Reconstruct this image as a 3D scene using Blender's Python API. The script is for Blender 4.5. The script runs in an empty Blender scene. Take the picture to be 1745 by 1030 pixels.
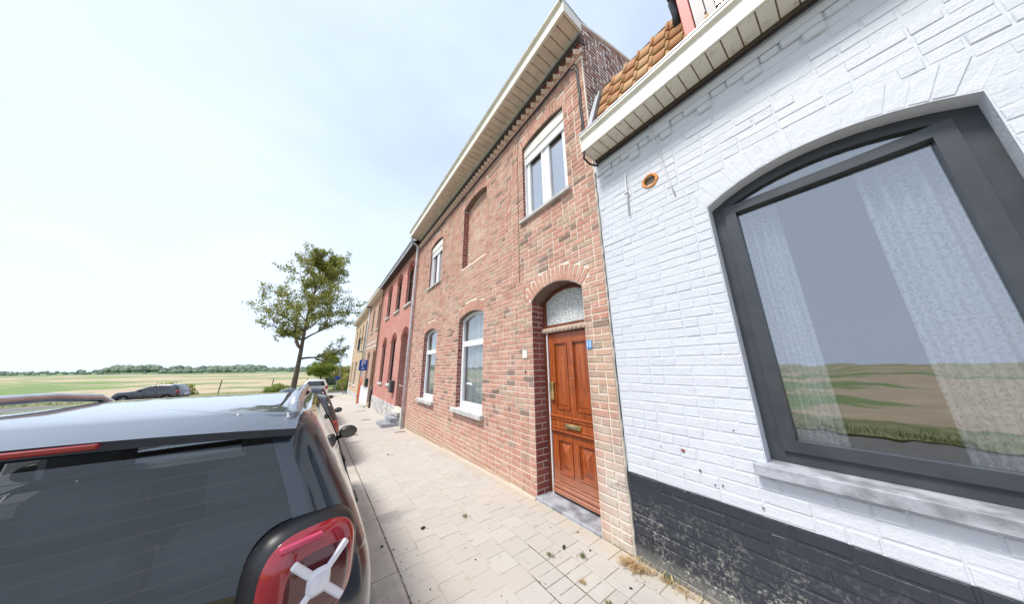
import bpy, bmesh, math, random
from mathutils import Vector, Matrix
R = math.radians
rng = random.Random(7)
sc = bpy.context.scene
col = sc.collection

# ------------------------------------------------------------------ camera, sky, sun, exposure
CAM = Vector((0, 0, 1.62))
cd = bpy.data.cameras.new('camera'); cam = bpy.data.objects.new('camera', cd); col.objects.link(cam)
cd.sensor_fit = 'HORIZONTAL'; cd.sensor_width = 36; cd.lens = 430/1745*36; cd.clip_start = .03; cd.clip_end = 9000
yaw, pit, rol = R(36.21), R(14.627), R(.511)
Ry = Matrix.Rotation(-yaw, 3, 'Z'); Rp = Matrix.Rotation(pit, 3, 'X')
B = Matrix(((1, 0, 0), (0, 0, -1), (0, 1, 0)))
Rr = Matrix.Rotation(-rol, 3, 'Z')
cam.matrix_world = Matrix.Translation(CAM) @ (Ry @ Rp @ B @ Rr).to_4x4()
sc.camera = cam

SUN_EL, SUN_AZ = R(58), R(-84)          # azimuth from +Y towards +X
w = bpy.data.worlds.new('World'); sc.world = w; w.use_nodes = True
nt = w.node_tree; bg = nt.nodes['Background']
sky = nt.nodes.new('ShaderNodeTexSky'); sky.sky_type = 'NISHITA'; sky.sun_disc = False
sky.sun_elevation = SUN_EL; sky.sun_rotation = SUN_AZ; sky.dust_density = 2.0; sky.air_density = 1.0; sky.ozone_density = 1.2
tcw = nt.nodes.new('ShaderNodeTexCoord')
mpw = nt.nodes.new('ShaderNodeMapping'); mpw.inputs['Scale'].default_value = (1.0, 1.0, 2.6)
nzw = nt.nodes.new('ShaderNodeTexNoise'); nzw.inputs['Scale'].default_value = 1.5; nzw.inputs['Detail'].default_value = 5; nzw.inputs['Roughness'].default_value = .5
rpw = nt.nodes.new('ShaderNodeMapRange'); rpw.inputs['From Min'].default_value = .33; rpw.inputs['From Max'].default_value = .68
rpw.inputs['To Min'].default_value = .56; rpw.inputs['To Max'].default_value = .84
mxw = nt.nodes.new('ShaderNodeMix'); mxw.data_type = 'RGBA'; mxw.inputs['B'].default_value = (5.95, 6.95, 8.5, 1)
nt.links.new(tcw.outputs['Generated'], mpw.inputs[0]); nt.links.new(mpw.outputs[0], nzw.inputs[0])
nt.links.new(nzw.outputs[0], rpw.inputs[0])
spw = nt.nodes.new('ShaderNodeSeparateXYZ'); nt.links.new(tcw.outputs['Generated'], spw.inputs[0])
hzw = nt.nodes.new('ShaderNodeMapRange'); hzw.inputs['From Min'].default_value = 0; hzw.inputs['From Max'].default_value = .85; hzw.inputs['To Min'].default_value = .34; hzw.inputs['To Max'].default_value = 0.0
nt.links.new(spw.outputs[2], hzw.inputs[0])
adw = nt.nodes.new('ShaderNodeMath'); adw.operation = 'ADD'; adw.use_clamp = True; nt.links.new(rpw.outputs[0], adw.inputs[0]); nt.links.new(hzw.outputs[0], adw.inputs[1]); nt.links.new(adw.outputs[0], mxw.inputs['Factor'])
nt.links.new(sky.outputs[0], mxw.inputs['A']); nt.links.new(mxw.outputs['Result'], bg.inputs[0])
bg.inputs[1].default_value = .073
sl = bpy.data.lights.new('sun', 'SUN'); sl.energy = 1.85; sl.angle = R(13); sl.color = (1, .95, .87)
so = bpy.data.objects.new('sun', sl); col.objects.link(so)
sd = Vector((math.sin(SUN_AZ)*math.cos(SUN_EL), math.cos(SUN_AZ)*math.cos(SUN_EL), math.sin(SUN_EL)))
so.rotation_euler = sd.to_track_quat('Z', 'Y').to_euler(); so.location = (-6, 4, 12)
vs = sc.view_settings; vs.view_transform = 'Standard'; vs.look = 'None'; vs.gamma = 1; vs.use_curve_mapping = False
vs.exposure = 1.14

# ------------------------------------------------------------------ helpers
def tag(o, label=None, cat=None, group=None, kind=None):
    if label: o['label'] = label
    if cat: o['category'] = cat
    if group: o['group'] = group
    if kind: o['kind'] = kind
    return o
def empty(name, loc=(0, 0, 0), label=None, cat=None, group=None):
    o = bpy.data.objects.new(name, None); col.objects.link(o); o.location = loc; o.empty_display_size = .1
    return tag(o, label, cat, group)
def link(name, me, mat, parent=None, smooth=False):
    o = bpy.data.objects.new(name, me); col.objects.link(o)
    if mat is not None and not me.materials: me.materials.append(mat)
    if parent is not None:
        o.parent = parent
        o.matrix_parent_inverse = Matrix.Translation(-absloc(parent))   # every builder works in world space
    if smooth: me.shade_smooth()
    return o
def absloc(p):      # world offset of a parent whose mesh is laid out in world space
    return p.location.copy() if p.type == 'EMPTY' and p.parent is None else Vector((0, 0, 0))
def local(o):   # for things built round the origin and then moved
    o.matrix_parent_inverse = Matrix(); return o
class MB:
    def __init__(s): s.v = []; s.f = []; s.t = []; s.tint = None
    def add(s, vs, fs, tint=0.5):
        n = len(s.v); s.v += [tuple(v) for v in vs]; s.f += [tuple(i+n for i in f) for f in fs]; s.t += [tint]*len(fs)
        return s
    def box(s, x0, x1, y0, y1, z0, z1, tint=.5, m=None):
        vs = [Vector((x, y, z)) for x in (x0, x1) for y in (y0, y1) for z in (z0, z1)]
        if m is not None: vs = [m @ v for v in vs]
        return s.add(vs, [(0, 1, 3, 2), (4, 6, 7, 5), (0, 4, 5, 1), (2, 3, 7, 6), (0, 2, 6, 4), (1, 5, 7, 3)], tint)
    def bbox(s, x0, x1, y0, y1, z0, z1, b=.006, tint=.5, m=None):     # box with all edges chamfered
        vs = []; idx = {}
        for ix, (x, sx) in enumerate(((x0, 1), (x1, -1))):
            for iy, (y, sy) in enumerate(((y0, 1), (y1, -1))):
                for iz, (z, sz) in enumerate(((z0, 1), (z1, -1))):
                    for a, p in enumerate(((x, y+sy*b, z+sz*b), (x+sx*b, y, z+sz*b), (x+sx*b, y+sy*b, z))):
                        idx[ix, iy, iz, a] = len(vs); vs.append(Vector(p))
        q = lambda *k: idx[k]
        fs = []
        for i in (0, 1):
            fs.append([q(i, 0, 0, 0), q(i, 1, 0, 0), q(i, 1, 1, 0), q(i, 0, 1, 0)])
            fs.append([q(0, i, 0, 1), q(1, i, 0, 1), q(1, i, 1, 1), q(0, i, 1, 1)])
            fs.append([q(0, 0, i, 2), q(1, 0, i, 2), q(1, 1, i, 2), q(0, 1, i, 2)])
            for j in (0, 1):
                fs.append([q(0, i, j, 1), q(1, i, j, 1), q(1, i, j, 2), q(0, i, j, 2)])
                fs.append([q(i, 0, j, 0), q(i, 1, j, 0), q(i, 1, j, 2), q(i, 0, j, 2)])
                fs.append([q(i, j, 0, 0), q(i, j, 1, 0), q(i, j, 1, 1), q(i, j, 0, 1)])
                for k in (0, 1): fs.append([q(i, j, k, 0), q(i, j, k, 1), q(i, j, k, 2)])
        c = sum(vs, Vector())/len(vs); out = []
        for f in fs:
            n = (vs[f[1]]-vs[f[0]]).cross(vs[f[2]]-vs[f[0]])
            fc = sum((vs[i] for i in f), Vector())/len(f)
            out.append(f if n.dot(fc-c) > 0 else f[::-1])
        if m is not None: vs = [m @ v for v in vs]
        return s.add(vs, out, tint)
    def tube(s, pts, r, n=8, caps=True, tint=.5):
        pts = [Vector(p) for p in pts]; rs = r if isinstance(r, (list, tuple)) else [r]*len(pts)
        rings = []; up = Vector((.13, .31, .94))
        for i, p in enumerate(pts):
            d = (pts[min(i+1, len(pts)-1)]-pts[max(i-1, 0)]).normalized()
            a = d.cross(up)
            if a.length < .2: a = d.cross(Vector((1, .1, 0)))
            a.normalize(); b = d.cross(a)
            rings.append([p+(a*math.cos(2*math.pi*k/n)+b*math.sin(2*math.pi*k/n))*rs[i] for k in range(n)])
        vs = [v for rg in rings for v in rg]; fs = []
        for i in range(len(pts)-1):
            for k in range(n): fs.append((i*n+k, (i+1)*n+k, (i+1)*n+(k+1) % n, i*n+(k+1) % n))
        if caps: fs += [tuple(range(n)), tuple(range((len(pts)-1)*n, len(pts)*n))[::-1]]
        return s.add(vs, fs, tint)
    def lathe(s, prof, n=24, m=Matrix(), tint=.5):      # prof (r, h) about local z
        vs = [m @ Vector((r*math.cos(2*math.pi*k/n), r*math.sin(2*math.pi*k/n), h)) for r, h in prof for k in range(n)]
        fs = [(i*n+k, i*n+(k+1) % n, (i+1)*n+(k+1) % n, (i+1)*n+k) for i in range(len(prof)-1) for k in range(n)]
        if prof[0][0] > 1e-4: fs.append(tuple(range(n))[::-1])
        if prof[-1][0] > 1e-4: fs.append(tuple(range((len(prof)-1)*n, len(prof)*n)))
        return s.add(vs, fs, tint)
    def quad(s, a, b, c, d, tint=.5): return s.add([a, b, c, d], [(0, 1, 2, 3)], tint)
    def prism(s, poly, a0, a1, axis='x', tint=.5):      # poly in the two other axes
        f = {'x': lambda p, a: (a, p[0], p[1]), 'y': lambda p, a: (p[0], a, p[1]), 'z': lambda p, a: (p[0], p[1], a)}[axis]
        n = len(poly); vs = [f(p, a0) for p in poly]+[f(p, a1) for p in poly]
        fs = [tuple(range(n)), tuple(range(n, 2*n))[::-1]]+[(i, n+i, n+(i+1) % n, (i+1) % n) for i in range(n)]
        return s.add(vs, fs, tint)
    def mesh(s, name):
        me = bpy.data.meshes.new(name); me.from_pydata(s.v, [], s.f)
        at = me.attributes.new('tint', 'FLOAT', 'FACE'); at.data.foreach_set('value', s.t)
        me.update(); return me
    def build(s, name, mat, parent=None, smooth=False, fix=True):
        me = s.mesh(name)
        if fix:
            bm = bmesh.new(); bm.from_mesh(me); bmesh.ops.recalc_face_normals(bm, faces=bm.faces); bm.to_mesh(me); bm.free()
        return link(name, me, mat, parent, smooth)

GP = [(-50, .02), (-5, .01), (2, 0), (3, -.012), (4.5, -.06), (6, -.13), (9.3, -.28), (13, -.36), (16, -.42), (24, -.58), (32, -.78), (40, -.92), (60, -1.0), (1e5, -1.0)]
def g(y):
    for (a, za), (b, zb) in zip(GP, GP[1:]):
        if y <= b: return za+(zb-za)*(y-a)/(b-a)
    return -1.0

# ------------------------------------------------------------------ materials
class NT:
    def __init__(s, name):
        s.m = bpy.data.materials.new(name); s.m.use_nodes = True; s.t = s.m.node_tree
        s.p = s.t.nodes['Principled BSDF']; s.out = s.t.nodes['Material Output']
    def n(s, typ, **kw):
        nd = s.t.nodes.new('ShaderNode'+typ)
        for k, v in kw.items():
            if k.startswith('i_'):
                key = k[2:].replace('_', ' '); nd.inputs[key].default_value = v
            else: setattr(nd, k, v)
        return nd
    def l(s, a, b): s.t.links.new(a, b)
    def pos(s): return s.n('NewGeometry').outputs['Position']
    def obj(s): return s.n('TexCoord').outputs['Object']
    def noise(s, vec, scale, detail=3, rough=.55):
        nd = s.n('TexNoise', i_Scale=scale, i_Detail=detail, i_Roughness=rough); s.l(vec, nd.inputs['Vector']); return nd.outputs[0]
    def ramp(s, fac, stops, interp='LINEAR'):
        nd = s.n('ValToRGB'); cr = nd.color_ramp; cr.interpolation = interp
        while len(cr.elements) < len(stops): cr.elements.new(.5)
        for e, (p, c) in zip(cr.elements, stops): e.position = p; e.color = (*c, 1) if len(c) == 3 else c
        s.l(fac, nd.inputs[0]); return nd.outputs[0]
    def mix(s, f, a, b, mode='MIX'):
        nd = s.n('Mix', data_type='RGBA', blend_type=mode)
        for v, k in ((f, 'Factor'), (a, 'A'), (b, 'B')):
            if isinstance(v, bpy.types.NodeSocket): s.l(v, nd.inputs[k])
            elif k == 'Factor': nd.inputs[k].default_value = v
            else: nd.inputs[k].default_value = (*v, 1)
        return nd.outputs['Result']
    def rng(s, v, a, b, c=0, d=1):
        nd = s.n('MapRange', interpolation_type='SMOOTHSTEP'); s.l(v, nd.inputs[0])
        for i, x in zip((1, 2, 3, 4), (a, b, c, d)): nd.inputs[i].default_value = x
        return nd.outputs[0]
    def math(s, op, a, b=0):
        nd = s.n('Math', operation=op)
        for i, v in enumerate((a, b)):
            if isinstance(v, bpy.types.NodeSocket): s.l(v, nd.inputs[i])
            else: nd.inputs[i].default_value = v
        return nd.outputs[0]
    def sep(s, v): nd = s.n('SeparateXYZ'); s.l(v, nd.inputs[0]); return nd.outputs
    def attr(s, name='tint'): return s.n('Attribute', attribute_name=name).outputs['Fac']
    def bump(s, h, strength=.4, dist=.01, prev=None):
        nd = s.n('Bump'); nd.inputs['Strength'].default_value = strength; nd.inputs['Distance'].default_value = dist
        s.l(h, nd.inputs['Height'])
        if prev is not None: s.l(prev, nd.inputs['Normal'])
        s.l(nd.outputs[0], s.p.inputs['Normal']); return nd.outputs[0]
    def col(s, c):
        if isinstance(c, bpy.types.NodeSocket): s.l(c, s.p.inputs['Base Color'])
        else: s.p.inputs['Base Color'].default_value = (*c, 1)
    def rough(s, r):
        if isinstance(r, bpy.types.NodeSocket): s.l(r, s.p.inputs['Roughness'])
        else: s.p.inputs['Roughness'].default_value = r
def simple(name, c, rough=.6, metal=0, bump=0, bscale=40, var=.12, coat=0, spec=None):
    t = NT(name); p = t.obj(); nz = t.noise(p, 6, 4)
    dk = tuple(x*(1-var) for x in c); lt = tuple(min(1, x*(1+var)) for x in c)
    t.col(t.mix(t.rng(nz, .35, .65), dk, lt)); t.rough(rough); t.p.inputs['Metallic'].default_value = metal
    if bump: t.bump(t.noise(p, bscale, 4), bump, .01)
    if coat: t.p.inputs['Coat Weight'].default_value = coat; t.p.inputs['Coat Roughness'].default_value = .03
    if spec is not None: t.p.inputs['Specular IOR Level'].default_value = spec
    return t.m
def mat_brick(name, stops, lime=(.66, .53, .43), limeamt=.5, stain=False):
    t = NT(name); p = t.pos(); ti = t.attr()
    c = t.ramp(ti, stops)
    n1 = t.noise(p, 22, 4, .65); n2 = t.noise(p, 90, 3, .6); n3 = t.noise(p, 1.3, 3)
    c = t.mix(t.rng(n1, .44, .68, 0, .6), c, tuple(v*.75 for v in stops[1][1]))
    c = t.mix(t.rng(t.noise(p, 9, 4, .7), .56, .70, 0, limeamt), c, lime)
    c = t.mix(t.rng(n2, .52, .72, 0, limeamt), c, lime)
    c = t.mix(t.rng(n3, .45, .72, 0, .22*limeamt*2), c, lime)
    mps = t.n('Mapping'); mps.inputs['Scale'].default_value = (3, 3, .35); t.l(p, mps.inputs[0])
    c = t.mix(t.rng(t.noise(mps.outputs[0], 2.2, 4, .6), .52, .70, 0, .30), c, tuple(v*.45 for v in stops[1][1]))
    if stain:
        x, y, z = t.sep(p)
        # limewash splashes on the foot of the wall and the pier beside the door
        m1 = t.math('MULTIPLY', t.rng(y, 2.0, 1.7), t.rng(t.math('ADD', z, t.math('MULTIPLY', t.noise(p, 5, 4), 1.3)), 1.95, 1.05))
        c = t.mix(t.math('MULTIPLY', m1, t.rng(n1, .28, .58, .25, .95)), c, (.58, .54, .475))
        c = t.mix(t.math('MULTIPLY', t.rng(t.math('ADD', z, t.math('MULTIPLY', n1, .5)), .42, .1), .6), c, (.42, .35, .26))
        yl = t.rng(t.noise(p, 3.1, 4, .6), .64, .70); c = t.mix(t.math('MULTIPLY', yl, .3), c, (.5, .42, .2))
        m2 = t.math('MULTIPLY', t.math('MULTIPLY', t.rng(y, 2.05, 1.75), t.rng(t.math('ABSOLUTE', t.math('SUBTRACT', z, 1.65)), .55, .25)), t.rng(n1, .3, .62, .05, .6))
        c = t.mix(m2, c, (.52, .43, .31))
    t.col(c); t.rough(.93); t.p.inputs['Specular IOR Level'].default_value = .2
    t.bump(t.math('ADD', n1, t.math('MULTIPLY', n2, .5)), .55, .006)
    return t.m
BR = [(0, (.19, .125, .105)), (.07, (.32, .19, .15)), (.16, (.50, .25, .185)), (.34, (.56, .275, .205)), (.55, (.61, .34, .255)), (.78, (.53, .23, .175)), (.90, (.60, .39, .285)), (1, (.46, .33, .24))]
M = {}
M['brick'] = mat_brick('weathered_pink_brick', BR, limeamt=.55, stain=True)
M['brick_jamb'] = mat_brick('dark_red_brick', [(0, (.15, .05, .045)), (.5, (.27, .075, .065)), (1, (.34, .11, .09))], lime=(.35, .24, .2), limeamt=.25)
M['tooth'] = mat_brick('pale_limed_brick', [(0, (.5, .33, .25)), (1, (.66, .5, .38))], limeamt=.6)
M['brick_gable'] = mat_brick('brown_gable_brick', [(0, (.20, .125, .105)), (.5, (.33, .20, .16)), (1, (.42, .28, .22))], lime=(.5, .42, .36), limeamt=.15)
def mat_mortar(name, a, b, sc_=30):
    t = NT(name); p = t.pos(); n = t.noise(p, sc_, 5, .6); n2 = t.noise(p, 2.2, 3)
    t.col(t.mix(t.rng(n2, .35, .65), t.mix(t.rng(n, .3, .7), a, b), b)); t.rough(.95); t.bump(t.noise(p, 130, 4), .5, .006); return t.m
M['mortar'] = mat_mortar('lime_mortar', (.66, .58, .49), (.76, .68, .58))
M['mortar_gable'] = mat_mortar('white_lime_mortar', (.72, .69, .65), (.82, .79, .75))
def mat_painted(name, base, dirt, dirtamt, rough, low=False):
    t = NT(name); p = t.pos(); n1 = t.noise(p, 16, 5, .62); n2 = t.noise(p, 60, 4, .6); n3 = t.noise(p, 2.0, 4)
    c = t.mix(t.rng(n3, .38, .66, 0, .35), base, tuple(x*.93 for x in base))
    c = t.mix(t.rng(n1, .60, .74, 0, dirtamt), c, dirt)
    if low:
        x, y, z = t.sep(p)
        m = t.math('MULTIPLY', t.rng(z, .62, .05), t.rng(t.noise(p, 45, 6, .75), .50, .60))
        c = t.mix(t.math('MULTIPLY', m, t.rng(t.noise(p, 7, 4), .38, .62, .1, .9)), c, (.42, .41, .36))
        m = t.rng(z, .16, 0.0); c = t.mix(t.math('MULTIPLY', m, .6), c, (.30, .29, .26))
    t.col(c); t.rough(rough)
    t.bump(t.math('ADD', n1, t.math('MULTIPLY', n2, .5)), .5, .012); return t.m
M['white_paint'] = mat_painted('white_masonry_paint', (.61, .63, .68), (.45, .45, .46), .35, .6)
M['black_paint'] = mat_painted('black_masonry_paint', (.028, .033, .045), (.16, .16, .16), .45, .42, True)
def mat_far_brick(name, c1, c2, mortar, rowh=.078, bw=.225, msize=.014):
    t = NT(name); p = t.pos(); x, y, z = t.sep(p)
    cx = t.n('CombineXYZ'); t.l(t.math('ADD', x, y), cx.inputs[0]); t.l(z, cx.inputs[1])
    b = t.n('TexBrick'); t.l(cx.outputs[0], b.inputs['Vector'])
    b.inputs['Scale'].default_value = 1; b.inputs['Mortar Size'].default_value = msize; b.inputs['Brick Width'].default_value = bw; b.inputs['Row Height'].default_value = rowh
    b.inputs['Color1'].default_value = (*c1, 1); b.inputs['Color2'].default_value = (*c2, 1); b.inputs['Mortar'].default_value = (*mortar, 1); b.inputs['Mortar Smooth'].default_value = .3
    n = t.noise(p, 1.1, 4); n1 = t.noise(p, 18, 4)
    c = t.mix(t.rng(n, .4, .7, 0, .3), b.outputs[0], mortar); c = t.mix(t.rng(n1, .5, .75, 0, .4), c, tuple(v*.6 for v in c1))
    t.col(c); t.rough(.9); inv = t.math('SUBTRACT', 1, b.outputs['Fac']); t.bump(inv, .6, .01); return t.m
M['far_red'] = mat_far_brick('crimson_brick', (.46, .085, .065), (.54, .14, .10), (.62, .46, .38))
M['far_pink'] = mat_far_brick('salmon_brick', (.42, .20, .14), (.50, .27, .19), (.56, .45, .35))
M['far_tan'] = mat_far_brick('buff_brick', (.52, .33, .19), (.58, .40, .25), (.60, .50, .37))
M['concrete'] = simple('sill_stone', (.52, .51, .49), .85, bump=.4, bscale=60)
M['bluestone'] = simple('bluestone', (.30, .31, .34), .75, bump=.4, bscale=50, var=.35)
M['plinth'] = simple('cement_plinth', (.50, .48, .46), .9, bump=.5, bscale=12, var=.35)
M['pvc'] = simple('white_pvc', (.80, .80, .82), .35, var=.03)
M['cream'] = simple('cream_pvc', (.78, .75, .66), .4, var=.05)
M['soffit'] = simple('beige_soffit_plank', (.72, .62, .52), .5, var=.08)
M['softstain'] = None
t = NT('stained_cream_plank'); p = t.pos(); n = t.noise(p, 14, 5, .7)
t.col(t.mix(t.rng(n, .54, .7, 0, .7), (.72, .68, .58), (.42, .28, .16))); t.rough(.5); M['softstain'] = t.m
M['brown'] = simple('brown_stain', (.20, .11, .06), .7)
M['zinc'] = simple('zinc', (.42, .45, .49), .45, metal=.35, var=.15)
M['grey_pipe'] = simple('grey_pipe', (.50, .52, .56), .45, var=.12)
M['dark'] = simple('dark_gap', (.012, .011, .011), .9)
M['cable'] = simple('black_cable', (.02, .02, .022), .5)
M['wire'] = simple('painted_wire', (.62, .63, .65), .5)
M['iron'] = simple('painted_iron', (.60, .61, .64), .6, bump=.3)
M['black'] = simple('black_plastic', (.018, .018, .02), .38)
M['anthracite'] = simple('anthracite_frame', (.045, .05, .058), .4)
M['slate'] = simple('grey_window_frame', (.10, .105, .13), .45)
M['redpaint'] = simple('red_paint', (.40, .045, .035), .5, bump=.3)
M['brass'] = simple('worn_brass', (.62, .48, .20), .35, metal=.8, var=.25)
M['steel'] = simple('steel', (.5, .5, .5), .3, metal=.9)
M['interior'] = simple('room_wall', (.10, .09, .08), .9)
t = NT('lace_curtain'); p = t.pos(); n = t.noise(p, 60, 3)
t.col((.82, .84, .84)); t.rough(.9)
tr = t.n('BsdfTranslucent'); tr.inputs[0].default_value = (.8, .82, .82, 1); tp = t.n('BsdfTransparent')
m1 = t.n('MixShader'); m1.inputs[0].default_value = .3; t.l(t.p.outputs[0], m1.inputs[1]); t.l(tr.outputs[0], m1.inputs[2])
m2 = t.n('MixShader'); t.l(t.rng(n, .5, .6, 0, .35), m2.inputs[0]); t.l(m1.outputs[0], m2.inputs[1]); t.l(tp.outputs[0], m2.inputs[2]); t.l(m2.outputs[0], t.out.inputs[0]); M['lace'] = t.m
def mat_glass(name, tint=(1, 1, 1), base=.06, body=None, rough=.01, wav=0):
    t = NT(name); g_ = t.n('BsdfGlossy'); g_.inputs['Roughness'].default_value = rough
    fr = t.n('LayerWeight'); fr.inputs['Blend'].default_value = .5
    if body is None:
        b = t.n('BsdfTransparent'); b.inputs[0].default_value = (*tint, 1); bo = b.outputs[0]
    else:
        t.col(body); t.rough(.1); bo = t.p.outputs[0]
    if wav:
        bp = t.n('Bump'); bp.inputs['Strength'].default_value = wav; bp.inputs['Distance'].default_value = .02
        t.l(t.noise(t.pos(), 3, 2), bp.inputs['Height']); t.l(bp.outputs[0], g_.inputs['Normal'])
    mx = t.n('MixShader'); t.l(t.math('MINIMUM', t.math('ADD', t.math('POWER', fr.outputs['Facing'], 3.5), base), 1.0), mx.inputs[0]); t.l(bo, mx.inputs[1]); t.l(g_.outputs[0], mx.inputs[2]); t.l(mx.outputs[0], t.out.inputs[0]); return t.m
M['glass'] = mat_glass('window_glass', (.93, .95, .95), .10, wav=.04)
M['frontglass'] = mat_glass('front_window_glass', (.85, .87, .9), .26, wav=.06)
M['skyglass'] = mat_glass('coated_window_glass', (.85, .87, .9), .55, wav=.03)
M['darkglass'] = mat_glass('dark_window_glass', (.5, .52, .55), .12, wav=.04)
M['clearcarglass'] = mat_glass('privacy_car_glass', (.58, .6, .62), .08)
M['carglass'] = mat_glass('tinted_car_glass', body=(.012, .014, .017), base=.05)
t = NT('pebbled_glass'); p = t.pos(); v = t.n('TexVoronoi', i_Scale=75.0); t.l(p, v.inputs['Vector'])
n = t.noise(p, 55, 3, .7)
t.col(t.ramp(t.math('ADD', v.outputs[0], t.math('MULTIPLY', n, .6)), [(.35, (.05, .055, .055)), (.62, (.40, .42, .41)), (.9, (.80, .82, .80))])); t.rough(.12); t.bump(v.outputs[0], .9, .01); M['pebble'] = t.m
# varnished door wood, bleached towards the foot
t = NT('varnished_oak'); p = t.obj(); mp = t.n('Mapping'); mp.inputs['Scale'].default_value = (8, 9, .55); t.l(p, mp.inputs[0])
n = t.noise(mp.outputs[0], 4.5, 6, .65); n2 = t.noise(p, 3, 4)
c = t.ramp(n, [(.25, (.16, .035, .008)), (.42, (.30, .062, .013)), (.6, (.43, .105, .021)), (.8, (.54, .165, .04))])
x, y, z = t.sep(t.pos())
c = t.mix(t.rng(t.noise(p, 7, 5, .7), .45, .7, 0, .55), c, (.17, .04, .012))
fade = t.math('MULTIPLY', t.rng(t.math('ADD', z, t.math('MULTIPLY', n2, .5)), .78, .3), .62)
c = t.mix(fade, c, (.42, .22, .155))
t.col(c); t.rough(.38); t.bump(n, .2, .004); t.p.inputs['Coat Weight'].default_value = .25; t.p.inputs['Coat Roughness'].default_value = .2; M['wood'] = t.m
M['woodtrim'] = simple('faded_carved_wood', (.55, .42, .33), .7, bump=.6, bscale=60)
M['wooddark'] = simple('dark_stained_wood', (.15, .045, .02), .45, bump=.2)
# pavers and street
t = NT('concrete_paver'); p = t.pos(); ti = t.attr(); n1 = t.noise(p, 220, 3, .7); n2 = t.noise(p, 1.4, 4); n3 = t.noise(p, 9, 5, .65)
c = t.mix(ti, (.48, .45, .418), (.515, .487, .452))
c = t.mix(t.rng(n2, .4, .68, 0, .55), c, (.52, .46, .405)); c = t.mix(t.rng(n1, .56, .70, 0, .5), c, (.27, .245, .225)); c = t.mix(t.rng(n1, .42, .30, 0, .5), c, (.58, .56, .525))
c = t.mix(t.rng(n3, .58, .76, 0, .4), c, (.40, .365, .325))
sp_ = t.noise(p, 26, 2, .5); c = t.mix(t.rng(sp_, .70, .735, 0, .75), c, (.14, .115, .095)); c = t.mix(t.rng(t.noise(p, 31, 2, .5), .27, .24, 0, .5), c, (.22, .19, .15))
c = t.mix(t.rng(t.noise(p, .55, 5, .6), .52, .7, 0, .45), c, (.36, .325, .285)); c = t.mix(t.rng(t.noise(p, 5.5, 3, .5), .66, .70, 0, .4), c, (.30, .27, .24))
x, y, z = t.sep(p)
m = t.math('MULTIPLY', t.rng(t.math('ADD', x, t.math('MULTIPLY', n3, .22)), 2.33, 2.5), .6); c = t.mix(m, c, (.50, .435, .34))
t.col(c); t.rough(.95); t.p.inputs['Specular IOR Level'].default_value = .2; t.bump(t.math('ADD', n1, n3), .55, .006); M['paver'] = t.m
t = NT('joint_sand'); p = t.pos(); n = t.noise(p, 3.2, 4, .6); n1 = t.noise(p, 60, 4)
x, y, z = t.sep(p)
c = t.mix(t.rng(n1, .35, .65), (.40, .35, .29), (.50, .45, .38)); near = t.math('MULTIPLY', t.rng(x, 1.35, 1.75), t.rng(y, 3.2, 2.0))
mm = t.math('ADD', t.rng(n, .56, .66, 0, .7), t.math('MULTIPLY', near, .7))
c = t.mix(t.math('MINIMUM', mm, .9), c, (.085, .075, .035)); t.col(c); t.rough(1); t.bump(n1, .8, .01); M['joint'] = t.m
t = NT('concrete_kerb'); p = t.pos(); n = t.noise(p, 4, 5, .6); n1 = t.noise(p, 150, 3)
c = t.mix(t.rng(n, .35, .7), (.54, .49, .43), (.43, .39, .34)); c = t.mix(t.rng(n1, .58, .72, 0, .5), c, (.2, .18, .16)); t.col(c); t.rough(.95); t.bump(t.math('ADD', n, n1), .5, .006); M['kerb'] = t.m
t = NT('asphalt'); p = t.pos(); n1 = t.noise(p, 160, 3, .7); n = t.noise(p, .8, 4)
c = t.mix(t.rng(n, .35, .65), (.12, .115, .11), (.17, .165, .155)); c = t.mix(t.rng(n1, .5, .7, 0, .6), c, (.25, .24, .23)); t.col(c); t.rough(.9); t.bump(n1, .6, .006); M['asphalt'] = t.m
t = NT('field_soil'); p = t.pos(); n = t.noise(p, .03, 5, .6); n1 = t.noise(p, .5, 4); x, y, z = t.sep(p)
wv = t.n('TexWave', i_Scale=.55, i_Distortion=1.5); t.l(p, wv.inputs['Vector'])
c = t.mix(t.rng(n1, .35, .65), (.40, .31, .20), (.50, .40, .27)); c = t.mix(t.rng(wv.outputs[0], .4, .8, 0, .35), c, (.30, .24, .15)); c = t.mix(t.rng(n, .5, .53), c, (.16, .23, .07))
c = t.mix(t.rng(t.math('ADD', y, t.math('MULTIPLY', n, 300)), 400, 560), c, (.15, .22, .10)); t.col(c); t.rough(1); M['field'] = t.m
t = NT('verge_turf'); p = t.pos(); n = t.noise(p, 1.2, 5); n1 = t.noise(p, 30, 4)
t.col(t.mix(t.rng(n, .35, .65), t.mix(n1, (.10, .14, .03), (.17, .2, .05)), (.30, .27, .15))); t.rough(1); t.bump(n1, .7, .03); M['turf'] = t.m
def mat_leaf(name, stops, tl=.35):
    t = NT(name); c = t.ramp(t.attr(), stops); t.col(c); t.rough(.55)
    tr = t.n('BsdfTranslucent'); t.l(c, tr.inputs[0]); mx = t.n('MixShader'); mx.inputs[0].default_value = tl
    t.l(t.p.outputs[0], mx.inputs[1]); t.l(tr.outputs[0], mx.inputs[2]); t.l(mx.outputs[0], t.out.inputs[0]); return t.m
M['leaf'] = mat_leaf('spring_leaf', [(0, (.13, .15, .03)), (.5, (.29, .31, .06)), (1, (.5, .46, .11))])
M['leaf_lime'] = mat_leaf('lime_leaf', [(0, (.12, .17, .025)), (.5, (.22, .28, .04)), (1, (.36, .38, .07))])
M['leaf_dark'] = mat_leaf('conifer_leaf', [(0, (.015, .03, .015)), (.6, (.035, .06, .03)), (1, (.06, .09, .04))], .15)
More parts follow.
